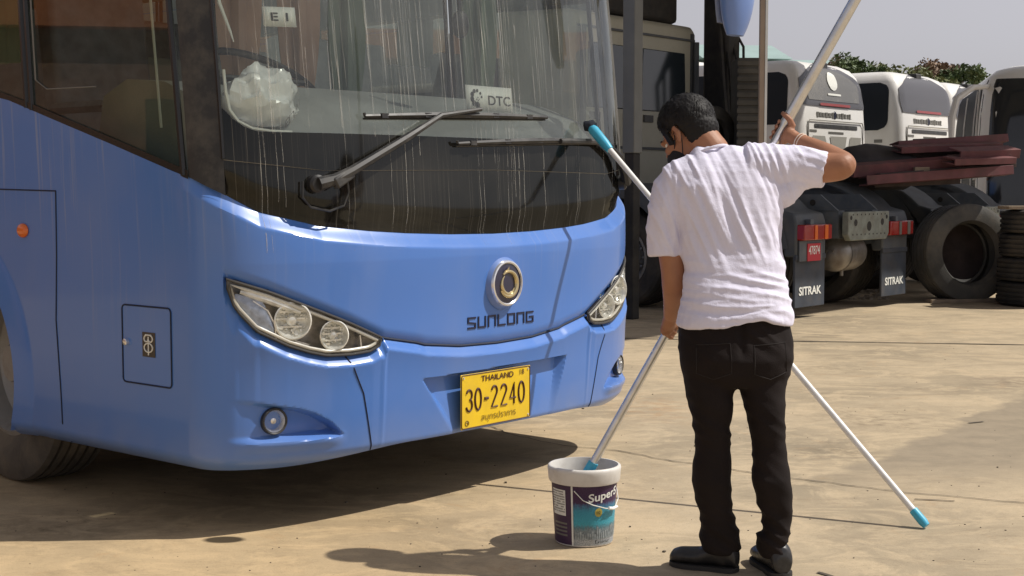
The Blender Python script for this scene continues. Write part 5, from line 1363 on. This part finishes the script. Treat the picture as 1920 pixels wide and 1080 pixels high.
        for s_ in (-1, 1):
            mb = MB(); mb.box((s_ * 1.235, y0 + 1.45, 2.4), (.02, .8, .62)); mb.build('cab_side_window', 'cabglass', cb)
            mb = MB(); mb.tube([Vector((s_ * 1.12, y0 - .06, 1.2)), Vector((s_ * 1.12, y0 - .06, 3.0))], .035, 8); mb.build('cab_corner_tube', 'fender', cb)
            wheel(T, (s_ * 1.05, y0 + 1.4, .53), 0 if s_ < 0 else math.pi, rad=.53, wid=.30, seg=32, rimm='rimgrey')
            mb = MB(); mb.box((s_ * 1.0, 3.25, .62), (.5, .6, .5)); mb.build('side_tank', 'steelgrey', T, bevel=.05)
    return T
T0 = Vector((3.62, 14.35, 0))
tractor(T0, BYAW, 'shaded tractor truck with beige cab and red tail lights above lettered mudflaps')
t2 = tractor(T0 + U * 3.95 + V * .35, BYAW, 'dark tractor chassis without a cab, its arched grey fender rising behind the large standing tyre', cab=False, number=False)

# slatted box and loose tyre beside the cab
bp = at(1398, 245, 15.6)
mb = MB(); mb.box((0, 0, .80), (.27, .5, 1.60))
root = empty('slatted_crate', (bp.x, bp.y, 0), 0, 'tall dusty slatted box standing beside the post, right of the truck cab', 'box')
for k in range(22): mb.box((0, -.26, .08 + .072 * k + .6), (.29, .03, .045))
zt = at(1398, 112, 15.6).z
mb = MB(); mb.box((0, 0, zt / 2), (.26, .5, zt)); mb.build('crate_body', 'slat', root, bevel=.01)
mb = MB()
for k in range(int(zt / .085)): mb.box((0, -.262, .06 + .085 * k), (.28, .03, .05))
mb.build('crate_slats', 'slat', root)
def loose_tyre(name, loc, rot, label, rad=.53, wid=.29, m='tyre_old', group=None):
    h = wid / 2; pr = []
    o_ = [(-h * .55, rad * .60), (-h * .80, rad * .62), (-h * .98, rad * .66), (-h * 1.0, rad * .80), (-h * .93, rad * .93), (-h * .84, rad * .98)]
    for g_ in (-.6, -.2, .2, .6): o_ += [(g_ * h - .010, rad), (g_ * h - .008, rad - .013), (g_ * h + .008, rad - .013), (g_ * h + .010, rad)]
    o_ += [(h * .84, rad * .98), (h * .93, rad * .93), (h, rad * .80), (h * .98, rad * .66), (h * .80, rad * .62), (h * .55, rad * .60), (h * .5, rad * .64), (h * .75, rad * .75), (h * .6, rad * .88), (0, rad * .91), (-h * .6, rad * .88), (-h * .75, rad * .75), (-h * .5, rad * .64), (-h * .55, rad * .60)]
    mb = MB(); mb.lathe(o_, (0, 0, 0), (1, 0, 0), 56)
    # tread blocks
    o = mb.build(name, m, None, sharp=28); o.location = loc; o.rotation_euler = rot
    return tag(o, label, 'tyre', group)
tc_ = at(1806, 465, 15.75)
def face_rot(yaw, lean=0): return (0, lean, yaw)
loose_tyre('truck_tyre', (tc_.x, 15.75, .535), (0, R(-4), R(-78)), 'large worn truck tyre standing upright on the ground beside the tyre stack', .55, .40)
loose_tyre('truck_tyre', (tc_.x + .10, 16.22, .54), (0, R(-3), R(-80)), 'dark tyre standing directly behind the large upright tyre', .54, .34, 'rubber')  # second tyre added to make the front tyre's hole darker
rt = [o for o in COL.objects if o.get('label') == 'dark tyre standing directly behind the large upright tyre'][0]
mb = MB(); mb.lathe([(-.02, .345), (.02, .345), (.06, .25), (.06, .1), (.03, .05), (.03, .001)], (0, 0, 0), (-1, 0, 0), 32); mb.build('hole_darkening_rim', 'rust', rt)  # rust-coloured disc added to close and darken the front tyre's hole
loose_tyre('truck_tyre', at(1322, 262, 15.5), (R(4), R(8), R(-52)), 'black tyre resting behind the truck cab above the chassis', .33 * 1.15, .24, 'rubber')
sx = gnd(1962, 572)
names = ['lowest', 'second from the ground', 'third from the ground', 'topmost']
for k in range(4):
    loose_tyre('truck_tyre', (sx.x + random.uniform(-.02, .02), sx.y + random.uniform(-.02, .02), .135 + .258 * k), (0, R(90), random.uniform(0, 3)), 'dark truck tyre, %s of the stack at the right edge' % names[k], .50 + .008 * (k % 2), .256, 'tyre', 'tyres stacked at the right')
mb = MB(); mb.box((0, 0, 0), (1.0, .25, .035), Matrix.Rotation(R(8), 3, 'Z')); o = mb.build('wooden_board', 'wood', None, bevel=.004); o.location = (sx.x - .06, sx.y - .1, 1.058)
tag(o, 'weathered board laid on top of the tyre stack', 'board')
pk = gnd(1800, 563)
mb = MB(); mb.box((0, 0, .02), (.95, .16, .04)); o = mb.build('wooden_plank', 'wood', None, bevel=.004); o.location = (pk.x, pk.y - .25, 0); o.rotation_euler = (0, 0, R(12)); tag(o, 'grey plank lying flat on the ground below the standing tyre', 'plank')

# pile of red steel across the chassis
group = 'red steel beams piled across the truck frames'
beams = [(1605, 312, 1880, 296, 15.5, .06, 'redbeam', 'thin dark red rail between the thick beams'), (1730, 268, 1886, 262, 16.1, .05, 'rust', 'thin rusty rail behind the topmost plank'), (1650, 330, 1905, 309, 15.25, .05, 'rust', 'thin rusty rail between the two front red beams'), (1600, 322, 1895, 300, 15.3, .13, 'redbeam', 'thick dark red beam at the front of the pile'), (1625, 338, 1900, 318, 15.15, .10, 'redbeam', 'lower dark red beam at the front of the pile, nearest the tyres'), (1685, 272, 1890, 258, 15.9, .09, 'redbeam', 'topmost red plank of the steel pile'),
         (1610, 300, 1860, 286, 15.7, .09, 'rust', 'rusty brown beam under the topmost plank'), (1800, 292, 1912, 288, 15.35, .10, 'redbeam', 'bright red short channel at the right end of the pile'), (1790, 304, 1905, 301, 15.2, .07, 'redbeam', 'second red channel at the right end of the pile'),
         (1690, 282, 1880, 274, 15.6, .07, 'redbeam', 'red plank second from the top of the steel pile'), (1640, 345, 1800, 338, 15.6, .08, 'rust', 'rusty beam lying lowest in the steel pile')]
for (xa, ya, xb, yb_, dd, th, m_, lb_) in beams:
    a, b = at(xa, ya, dd), at(xb, yb_, dd + .35); c = (a + b) / 2; l = (b - a).length
    mb = MB(); w_ = .20
    mb.box((0, 0, 0), (l, .02, th)); mb.box((0, w_ / 2, th / 2 - .008), (l, w_, .016)); mb.box((0, w_ / 2, -th / 2 + .008), (l, w_, .016))
    o = mb.build('steel_beam', m_, None, bevel=.003); o.location = c; v = (b - a).normalized(); o.rotation_euler = (random.uniform(-.25, .25), -math.asin(v.z), math.atan2(v.y, v.x)); tag(o, lb_, 'beam', group)
# dark heap under the beams (tarp)
hp0 = at(1625, 290, 16.1); mb = MB(); mb.ball((0, 0, 0), .62, .5, .26, 28)
for i, v in enumerate(mb.v): mb.v[i] = v * (1 + .18 * noise.noise(v * 3) + .06 * noise.noise(v * 9))
o = mb.build('tarpaulin_heap', mat('dark_tarpaulin', (.045, .04, .042), .7, var=.3), None); o.location = (hp0.x + .12, hp0.y, hp0.z - .14); tag(o, 'dark crumpled tarpaulin bundled on the truck frame at the left end of the red beams', 'tarpaulin')
# support posts for the pile: timber blocks
for (xa, ya) in ((1720, 318), (1716, 320)):
    pass
tb_ = at(1722, 322, 15.5); mb = MB(); mb.box((0, 0, 0), (.16, .3, .10)); o = mb.build('timber_block', 'wood', None, bevel=.006); o.location = tb_; tag(o, 'pale timber block wedged among the red beams', 'block')
# rubble by the mudflap
mb = MB(); rnd = random.Random(5)
for i in range(120):
    p = gnd(rnd.uniform(1560, 1665), rnd.uniform(543, 562)); s_ = rnd.uniform(.008, .035)
    mb.box((p.x, p.y, s_ * .3), (s_ * 2, s_ * 1.4, s_), Matrix.Rotation(rnd.uniform(0, 3), 3, 'Z') @ Matrix.Rotation(rnd.uniform(-.4, .4), 3, 'X'))
tag(mb.build('rubble', 'wet', None, smooth=False), 'pale broken rubble and scraps on the ground beside the mudflap', 'rubble', kind='stuff')
mb = MB()
for i in range(260):
    x_, y_ = rnd.uniform(-40, 1920), rnd.uniform(640, 1075); p = gnd(x_, y_); s_ = rnd.uniform(.001, .0032) * (1 + (rnd.random() < .06) * 1.5)
    mb.box((p.x, p.y, s_ * .3), (s_ * 2, s_ * 1.5, s_), Matrix.Rotation(rnd.uniform(0, 3), 3, 'Z'))
tag(mb.build('grit', 'joint', None, smooth=False), 'small dark grit scattered over the concrete', 'grit', kind='stuff')

# ------------------------------------------------------------------ SHED over the trucks (its roof edge is above the picture)
HS = 5.6; k_ = 1 / math.tan(SUN_EL)
E0 = Vector((.99, 11.83, 0)) + SUN_DIR * (HS * k_)
shed = empty('open_shed', (E0.x, E0.y, 0), BYAW, 'open sided shed whose roof shades the trucks, grey post rising beside the cab', 'shed')
mb = MB(); L1, L2 = -3.5, 10.4
n_ = 60; vs = []
for i in range(n_ + 1):
    x = L1 + (L2 - L1) * i / n_; z = HS + .03 * (i % 2)
    vs += [Vector((x, 0, z)), Vector((x, 8.5, z + .6))]
mb.add(vs, [(2 * i, 2 * i + 1, 2 * i + 3, 2 * i + 2) for i in range(n_)]); rs_ = mb.build('shed_roof', 'roofsheet', shed, smooth=False); sd_ = rs_.modifiers.new('s', 'SOLIDIFY'); sd_.thickness = .02
mb = MB()
for k in range(5): mb.box(((L1 + L2) / 2, .1 + 2.05 * k, HS - .12 + .15 * k), (L2 - L1, .10, .16))
mb.build('roof_beam', 'postgrey', shed)
sinv = (Matrix.Translation(shed.location) @ Matrix.Rotation(BYAW, 4, 'Z')).inverted()
cpx = at(1186, 200, 13.6); c1 = sinv @ Vector((cpx.x, cpx.y, 0))
for (x, y, w_) in ((c1.x, c1.y, .14), (L2 - .2, .3, .14), (L1 + .3, 8.2, .14)):
    mb = MB(); mb.box((x, y, (HS + 1.5) / 2), (w_, w_, HS - 1.7)); mb.build('shed_post', 'postgrey', shed, bevel=.01)
    mb = MB(); mb.box((x, y, .80), (w_ * .8, w_ * .8, 1.60)); mb.build('post_base', 'rubber', shed, bevel=.01)
pp_ = at(1428, 150, 12.0)
root = empty('steel_post', (pp_.x, pp_.y, 0), 0, 'slim bronze coloured post with a pale strip painting its sunlit edge, rising behind the raised forearm', 'post')
mb = MB(); mb.box((0, 0, 2.6), (.045, .05, 5.2)); mb.build('post_shaft', 'postbronze', root, bevel=.004)
mb = MB(); mb.box((.033, 0, 2.6), (.020, .06, 5.2)); mb.build('sunlit_edge_strip', 'white', root)  # white strip stands in for sunlight on the right edge

def side_pane(s_, rw, y0, y1, z0, z1, rc, lean=0.0):
    mb = MB(); nz = 18
    for j in range(nz + 1):
        z = z0 + (z1 - z0) * j / nz; e = min(z - z0, z1 - z); ins = rc - math.sqrt(max(0, rc * rc - max(0, rc - e) ** 2))
        for i in range(7): y = y0 + ins + lean * j / nz + (y1 - y0 - ins - lean * j / nz) * i / 6; mb.v.append(Vector((s_ * (rw(z) + .008), y, z)))
    for j in range(nz):
        for i in range(6): k = j * 7 + i; mb.f.append([k, k + 1, k + 8, k + 7])
    return mb
# ------------------------------------------------------------------ WHITE COACHES behind
def coach(loc, label, rz=BYAW, disc=False, L=10.5, ac=True, Hc=3.42):
    C = empty('white_coach', loc, rz, label, 'coach', 'white coaches parked behind the trucks')
    def ol(y, z):                      # half width and rear inset at height z
        return 0
    zsn = [.35, .6, 1.2, 1.9, 2.3, 2.7, 3.0, 3.2, 3.33, 3.41, 3.44]
    ins = [.06, .02, 0, 0, .01, .02, .04, .08, .15, .30, .60]
    yin = [.12, .05, 0, .0, .02, .05, .10, .16, .26, .42, .66]
    rings = []
    for z, a, b in zip(zsn, ins, yin):
        w = 1.25 - a; r_ = .17; P = []
        for (cx, cy, a0) in ((w - r_, L - r_, 0), (-w + r_, L - r_, 90), (-w + r_, b + r_, 180), (w - r_, b + r_, 270)):
            for k in range(6): t = R(a0 + 90 * k / 5); P.append(Vector((cx + r_ * math.cos(t), cy + r_ * math.sin(t), z)))
        rings.append(P)
    mb = MB(); mb.loft(rings); bdy = mb.build('coach_body', 'coach', C, sharp=50)
    def ry(z): return float(np.interp(z, zsn, yin))
    def rw(z): return 1.25 - float(np.interp(z, zsn, ins))
    # rear window: dark panel with rounded outline following the rear
    def rear_panel(x0, x1, z0, z1, off, name, m, par, rnd_=.2, arch=0):
        mb = MB(); nx, nz = 20, 14
        for i in range(nx + 1):
            for j in range(nz + 1):
                u, v = i / nx * 2 - 1, j / nz * 2 - 1
                uu = u * math.sqrt(max(0, 1 - rnd_ * v * v)); vv = v * math.sqrt(max(0, 1 - rnd_ * u * u)) 
                x = (x0 + x1) / 2 + uu * (x1 - x0) / 2; z = (z0 + z1) / 2 + vv * (z1 - z0) / 2
                if v > 0: z += arch * v * (1 - u * u)
                w = rw(z); ex = max(0, abs(x) - (w - .17)); yy = ry(z) + .17 - math.sqrt(max(0, .0289 - min(ex, .17) ** 2))
                mb.v.append(Vector((x, yy - off, z)))
        for i in range(nx):
            for j in range(nz): k = i * (nz + 1) + j; mb.f.append([k, k + nz + 1, k + nz + 2, k + 1])
        return mb.build(name, m, par)
    rp = rear_panel(-1.14, 1.14, 2.64, 3.10, .014, 'rear_window', 'rearsmoke', bdy, .06, .30)
    if disc: rear_panel(-.95, .95, 2.74, 3.08, .022, 'rear_pane', 'rearglass', rp, .06, .22)
    rear_panel(-.55, .55, 2.655, 2.70, .030, 'brake_light', 'redlens', rp, .05)
    if disc:
        rear_panel(-.17, .17, 2.93, 3.25, .034, 'round_sticker', 'white', rp, .5); rear_panel(-.24, .24, 2.84, 2.875, .034, 'small_sticker', 'white', rp, .1)
    mb = MB(); mb.box((0, ry(3.38) - .02, 3.36), (.24, .20, .12)); mb.build('rear_camera', 'blackpl', bdy, bevel=.02)
    gr = rear_panel(-1.0, 1.0, 1.55, 2.40, .010, 'engine_lid', 'coach', bdy, .02)
    rear_panel(-.78, .80, 2.27, 2.34, .018, 'louvre_shade_strip', 'blackpl', gr, .02)  # black strip painting the shadow under the lid's louvre
    mb = MB(); mb.tube([Vector((x, ry(2.0) - .012, z)) for x, z in ((-1.0, 1.6), (-1.0, 2.34), (-.96, 2.40), (.96, 2.40), (1.0, 2.34), (1.0, 1.6))], .010, 6); mb.build('lid_gap', 'coachgrey', gr)
    for (a, b, c_, d_) in ((-.86, -.42, -.80, -.20), (-.24, .38, -.10, .24), (.52, .92, .34, .88)):
        mb = MB(); mb.add([Vector((x, ry(z) - .022, z)) for x, z in [(a, 2.14), (b, 2.14), (d_, 1.70), (c_, 1.70)]], [(0, 1, 2, 3)]); mb.build('grille', 'coachgrey', gr)
    mb = MB(); rnd2 = random.Random(9); x = -.62
    while x < .62:
        w = rnd2.choice([.05, .07, .09]); h = rnd2.uniform(.07, .10)
        mb.box((x, ry(2.50) - .006, 2.50), (w * .95, .012, h))
        x += w + .03
    mb.box((0, ry(2.5) - .003, 2.46), (1.24, .004, .012)); mb.build('rear_lettering', 'bezel', bdy, smooth=False)
    mb = MB(); mb.lathe([(0, .075), (.012, .06), (.012, .001)], (0, ry(2.50), 2.50), (0, -1, 0), 14); mb.build('rear_emblem', 'ink', bdy)
    mb = MB()
    for k in range(14): mb.box((-.26 + k * .04, ry(2.2) - .012, 2.20), (.028, .01, .04))
    mb.box((-.82, ry(2.2) - .012, 2.22), (.24, .01, .04)); mb.build('small_lettering', 'bezel', bdy, smooth=False)
    # side glass, both sides; a panel gap; number
    for s_ in (-1, 1):
        sw_ = side_pane(s_, rw, .27, 9.9, 2.32, 3.20, .20).build('side_glass', 'sidedark', bdy)
        mb = MB(); mb.tube([Vector((s_ * (rw(z) + .010), 2.6, z)) for z in (2.38, 2.7, 3.0, 3.16)], .02, 6); mb.tube([Vector((s_ * (rw(2.82) + .008), 1.0 + k * 2.9, 2.82)) for k in range(4)], .010, 6); mb.build('pane_divider', 'frit', sw_)
        mb = MB(); mb.box((s_ * 1.253, .45, 2.12), (.006, .16, .06)); mb.build('side_number', 'bezel', bdy)
        mb = MB(); mb.box((s_ * 1.253, 5.5, 1.05), (.006, 8.6, .02)); mb.build('side_seam', 'coachgrey', bdy)
        for cy in (2.6, 8.0): wheel(C, (s_ * 1.10, cy, .50), 0 if s_ < 0 else math.pi, rad=.50, wid=.28, seg=24, rimm='rimgrey')
    if ac:
        mb = MB(); mb.box((0, 4.2, 3.50), (1.7, 2.6, .20)); mb.build('roof_air_conditioner', 'coach', bdy, bevel=.07)
    return C
C1 = gnd(1567, 452) ; 
CB = at(1567, 300, 24.4); c0 = Vector((CB.x, CB.y, 0))
coach(c0, 'white coach with a round white sticker on its rear window, nearest the raised pole', disc=True)
coach(c0 + U * 3.36 + V * -.22, 'white coach with a plain grey rear window, right of the coach with the round sticker')
coach(c0 + U * 6.6 + V * .1, 'white coach mostly hidden behind the dark fronted coach, only its roof and side glass showing')

# dark fronted coach at the right edge, front towards us
def front_coach(loc, label, rz, mirrors=True):
    C = empty('dark_front_coach', loc, rz, label, 'coach')
    L = 5.4; zsn = [.35, .6, 1.1, 1.6, 2.1, 2.6, 3.0, 3.2, 3.32, 3.40, 3.43]; ins = [.05, .01, 0, 0, .02, .05, .10, .20, .34, .60, .95]; yin = [.08, .02, 0, .03, .08, .16, .26, .38, .52, .75, 1.1]
    rings = []
    for z, a, b in zip(zsn, ins, yin):
        w = 1.25 - a; r_ = .34; P = []
        r_ = min(r_, w * .9)
        for (cx, cy, a0) in ((w - r_, L - r_, 0), (-w + r_, L - r_, 90), (-w + r_, b + r_, 180), (w - r_, b + r_, 270)):
            for k in range(6): t = R(a0 + 90 * k / 5); P.append(Vector((cx + r_ * math.cos(t), cy + r_ * math.sin(t), z)))
        rings.append(P)
    mb = MB(); mb.loft(rings); b_ = mb.build('coach_body', 'coach', C, sharp=50)
    ry = lambda z: float(np.interp(z, zsn, yin)); rw = lambda z: 1.25 - float(np.interp(z, zsn, ins))
    def pan(z0, z1, w0, m, name, off, n=16):
        mb = MB()
        for j in range(n + 1):
            z = z0 + (z1 - z0) * j / n
            for i in range(n + 1):
                x = (i / n * 2 - 1) * (rw(z) - w0); ex = max(0, abs(x) - (rw(z) - .34)); yy = ry(z) + .34 - math.sqrt(max(0, .1156 - min(ex, .34) ** 2)); mb.v.append(Vector((x, yy - off, z)))
        for j in range(n):
            for i in range(n): k = j * (n + 1) + i; mb.f.append([k, k + 1, k + n + 2, k + n + 1])
        return mb.build(name, m, b_)
    pan(1.05, 3.16, .015, 'darkglass', 'windshield', .010)
    for s_ in (-1, 1):
        side_pane(s_, rw, .36, 5.0, 1.20, 3.10, .14, .22).build('side_glass', 'sidedark', b_)
        mb = MB()
        for y in (1.0, 2.9): mb.tube([Vector((s_ * (rw(z) + .012), y + (z - 1.6) * .12, z)) for z in (1.3, 1.6, 1.9, 2.2, 2.5, 2.8, 3.0)], .022, 6)
        mb.tube([Vector((s_ * (rw(z) + .012), y, z)) for y, z in ((.38, 1.5), (.50, 2.2), (.62, 2.75), (.85, 3.02), (1.4, 3.12), (3, 3.15))], .03, 6)
        mb.build('window_trim', 'coach', b_)
        for cy in (1.4, 4.2): wheel(C, (s_ * 1.10, cy, .50), 0 if s_ < 0 else math.pi, rad=.50, wid=.28, seg=24, rimm='rimgrey')
        mb = MB(); mb.tube([Vector((s_ * 1.0, .55, 3.05)), Vector((s_ * 1.35, .05, 3.0)), Vector((s_ * 1.62, -.25, 2.80)), Vector((s_ * 1.70, -.36, 2.5)), Vector((s_ * 1.70, -.38, 2.05))], [.04, .05, .055, .06, .035], 10); mb.build('mirror_arm', 'coach', C)
    return C
fc = at(1838, 330, 21.0)
fco = front_coach(Vector((fc.x + 1.13, fc.y - .1, 0)), 'white framed coach with an all-black glass front and curved mirror arm at the right edge', R(-13))
fco.scale = (.92, .92, .92)

# ------------------------------------------------------------------ far background
gr0 = at(1478, 124, 120)
root = empty('green_roofed_hall', (gr0.x, 120, 0), R(8), 'far hall with a teal pitched roof paled in colour for haze and small turret beyond the coaches', 'building')
zr = gr0.z
mb = MB(); mb.box((0, 0, (zr - 2) / 2), (26, 12, zr - 2)); mb.build('wall', 'wallpale', root, smooth=False)
mb = MB(); mb.prism([(-7, zr - 2.4), (7, zr - 2.4), (2.5, zr + .3), (-2.5, zr + .3)], 0, -14, 3.8); mb.prism([(-5.5, zr + .1), (5.5, zr + .1), (0, zr + 1.7)], 0, -9, -1.5)
mb.build('roof', 'hazyroof', root, smooth=False)
mb = MB()
for k in range(9): mb.box((-11 + k * 2.4, -6.05, zr - 3.4), (1.2, .1, 1.4))
mb.build('windows', 'cabglass', root, smooth=False)
def tree(x, y, h, r_, m, label, seed):
    rn = random.Random(seed); T = empty('tree', (x, y, 0), rn.uniform(0, 6), label, 'tree', 'trees beyond the parked coaches')
    mb = MB(); mb.tube([Vector((0, 0, 0)), Vector((.1, 0, h * .4)), Vector((0, .1, h * .8))], [.28, .2, .08], 8)
    cl = []
    for k in range(16):
        a = rn.uniform(0, 6.28); rr_ = rn.uniform(.1, 1.0) * r_; z = h - rn.uniform(.15, 1.0) ** 1.0 * 1.5 * r_ * (.3 + rr_ / r_); c = Vector((rr_ * math.cos(a), rr_ * math.sin(a), z)); cl.append((c, rn.uniform(.16, .38) * r_)); mb.tube([Vector((0, 0, h * .4)), c * .7 + Vector((0, 0, h * .12)), c], [.10, .06, .02], 6)
    cl.append((Vector((0, 0, h - .25 * r_)), r_ * .28)); cl.append((Vector((0, 0, h - 1.1 * r_)), r_ * .6))
    mb.build('trunk', 'bark', T)
    mb = MB()
    for c, cr in cl:
        for i in range(300):
            v = Vector((rn.gauss(0, 1), rn.gauss(0, 1), rn.gauss(0, .8))); v = v.normalized() * cr * rn.uniform(.3, 1.12) ** .6
            p = c + v; s_ = rn.uniform(.06, .16); a = Vector((rn.uniform(-1, 1), rn.uniform(-1, 1), rn.uniform(-1, 1))).normalized(); b = a.cross(Vector((rn.uniform(-1, 1), rn.uniform(-1, 1), rn.uniform(-1, 1)))).normalized()
            mb.add([p - a * s_, p + b * s_ * .45, p + a * s_, p - b * s_ * .45], [(0, 1, 2, 3)])
    mb.build('crown', m, T, smooth=False)
def treat(px, py, y, r_, m, label, seed):
    t = at(px, py, y); tree(t.x, t.y, t.z - .25, r_, m, label, seed)
treat(1603, 100, 62, 1.7, 'leafA', 'dark green tree behind the first white coach, tallest of the row', 1)
treat(1563, 108, 66, 1.2, 'leafC', 'brownish thin tree left of the tallest tree', 2)
treat(1655, 112, 64, 1.5, 'leafB', 'yellow green tree between the two white coaches', 3)
treat(1725, 114, 60, 1.8, 'leafB', 'broad light green tree above the second white coach', 4)
treat(1762, 104, 63, 1.7, 'leafC', 'brown tinged bushy tree right of the second white coach', 5)
treat(1806, 112, 61, 1.6, 'leafA', 'small green tree beside the dark fronted coach', 6)
treat(1400, 128, 70, 1.4, 'leafA', 'green tree seen left of the bronze post', 7)
treat(1450, 116, 90, 1.0, 'leafA', 'small far tree below the teal roof', 8)

# out of the picture on the left: the brick workshop mirrored in the coach's side windows
root = empty('brick_workshop', (-15.5, 7.0, 0), R(90), 'brown brick workshop with orange fascia mirrored in the side windows', 'building')
mb = MB(); mb.box((4, 0, 1.55), (26, 5, 3.1)); mb.build('wall', 'brick', root)
mb = MB(); mb.box((4, .0, 3.3), (27, 5.6, .4)); mb.build('fascia', 'orange', root)
mb = MB()
for k in range(6): mb.box((-6 + k * 4.2, -2.52, 1.4), (2.0, .1, 1.8)); mb.box((-6 + k * 4.2, 2.52, 1.4), (2.0, .1, 1.8))
mb.build('window', 'cabglass', root)

for o in list(bpy.data.objects):
    if o.type == 'MESH' and not o.data.materials: o.data.materials.append(M['bezel'])

# pieces that share one builder but stand apart become parts of their own
SPLIT = ('plate_screw', 'window_frame', 'window_trim', 'eyebrows', 'eyes', 'bolt_hole', 'wing_hole', 'lamp_segment', 'lamp_divider', 'windows', 'window', 'air_hose', 'cab_vent', 'roof_beam', 'arch_liner', 'wheel_well', 'wrist_strings', 'mask_strap', 'cab_seam', 'panel_line')
RENAME = {'eyebrows': 'eyebrow', 'eyes': 'eye', 'windows': 'window', 'wrist_strings': 'wrist_string'}
for o in list(bpy.data.objects):
    b = o.name.split('.')[0]
    if o.type != 'MESH' or b not in SPLIT: continue
    me = o.data; n = len(me.vertices); par = list(range(n))
    def find(i):
        while par[i] != i: par[i] = par[par[i]]; i = par[i]
        return i
    for e in me.edges:
        a, c = find(e.vertices[0]), find(e.vertices[1])
        if a != c: par[a] = c
    groups = {}
    for p in me.polygons: groups.setdefault(find(p.vertices[0]), []).append(list(p.vertices))
    nm = RENAME.get(b, b); m_ = me.materials[0]; sm_ = me.polygons[0].use_smooth
    if len(groups) > 1:
        for k, (g, fs) in enumerate(groups.items()):
            ids = sorted(set(i for f in fs for i in f)); mp = {v: i for i, v in enumerate(ids)}
            m2 = bpy.data.meshes.new(nm); m2.from_pydata([me.vertices[i].co[:] for i in ids], [], [[mp[i] for i in f] for f in fs]); m2.materials.append(m_); m2.update()
            m2.polygons.foreach_set('use_smooth', [sm_] * len(m2.polygons))
            if sm_: m2.set_sharp_from_angle(angle=R(35))
            if k == 0: o.data = m2; o.name = nm
            else:
                c = bpy.data.objects.new(nm, m2); COL.objects.link(c); c.parent = o.parent; c.matrix_parent_inverse = o.matrix_parent_inverse.copy(); c.location = o.location; c.rotation_euler = o.rotation_euler
                for md in o.modifiers:
                    if md.type == 'BEVEL': q_ = c.modifiers.new('bevel', 'BEVEL'); q_.width = md.width; q_.segments = 2; q_.limit_method = 'ANGLE'
                    if md.type == 'SOLIDIFY': q_ = c.modifiers.new('s', 'SOLIDIFY'); q_.thickness = md.thickness
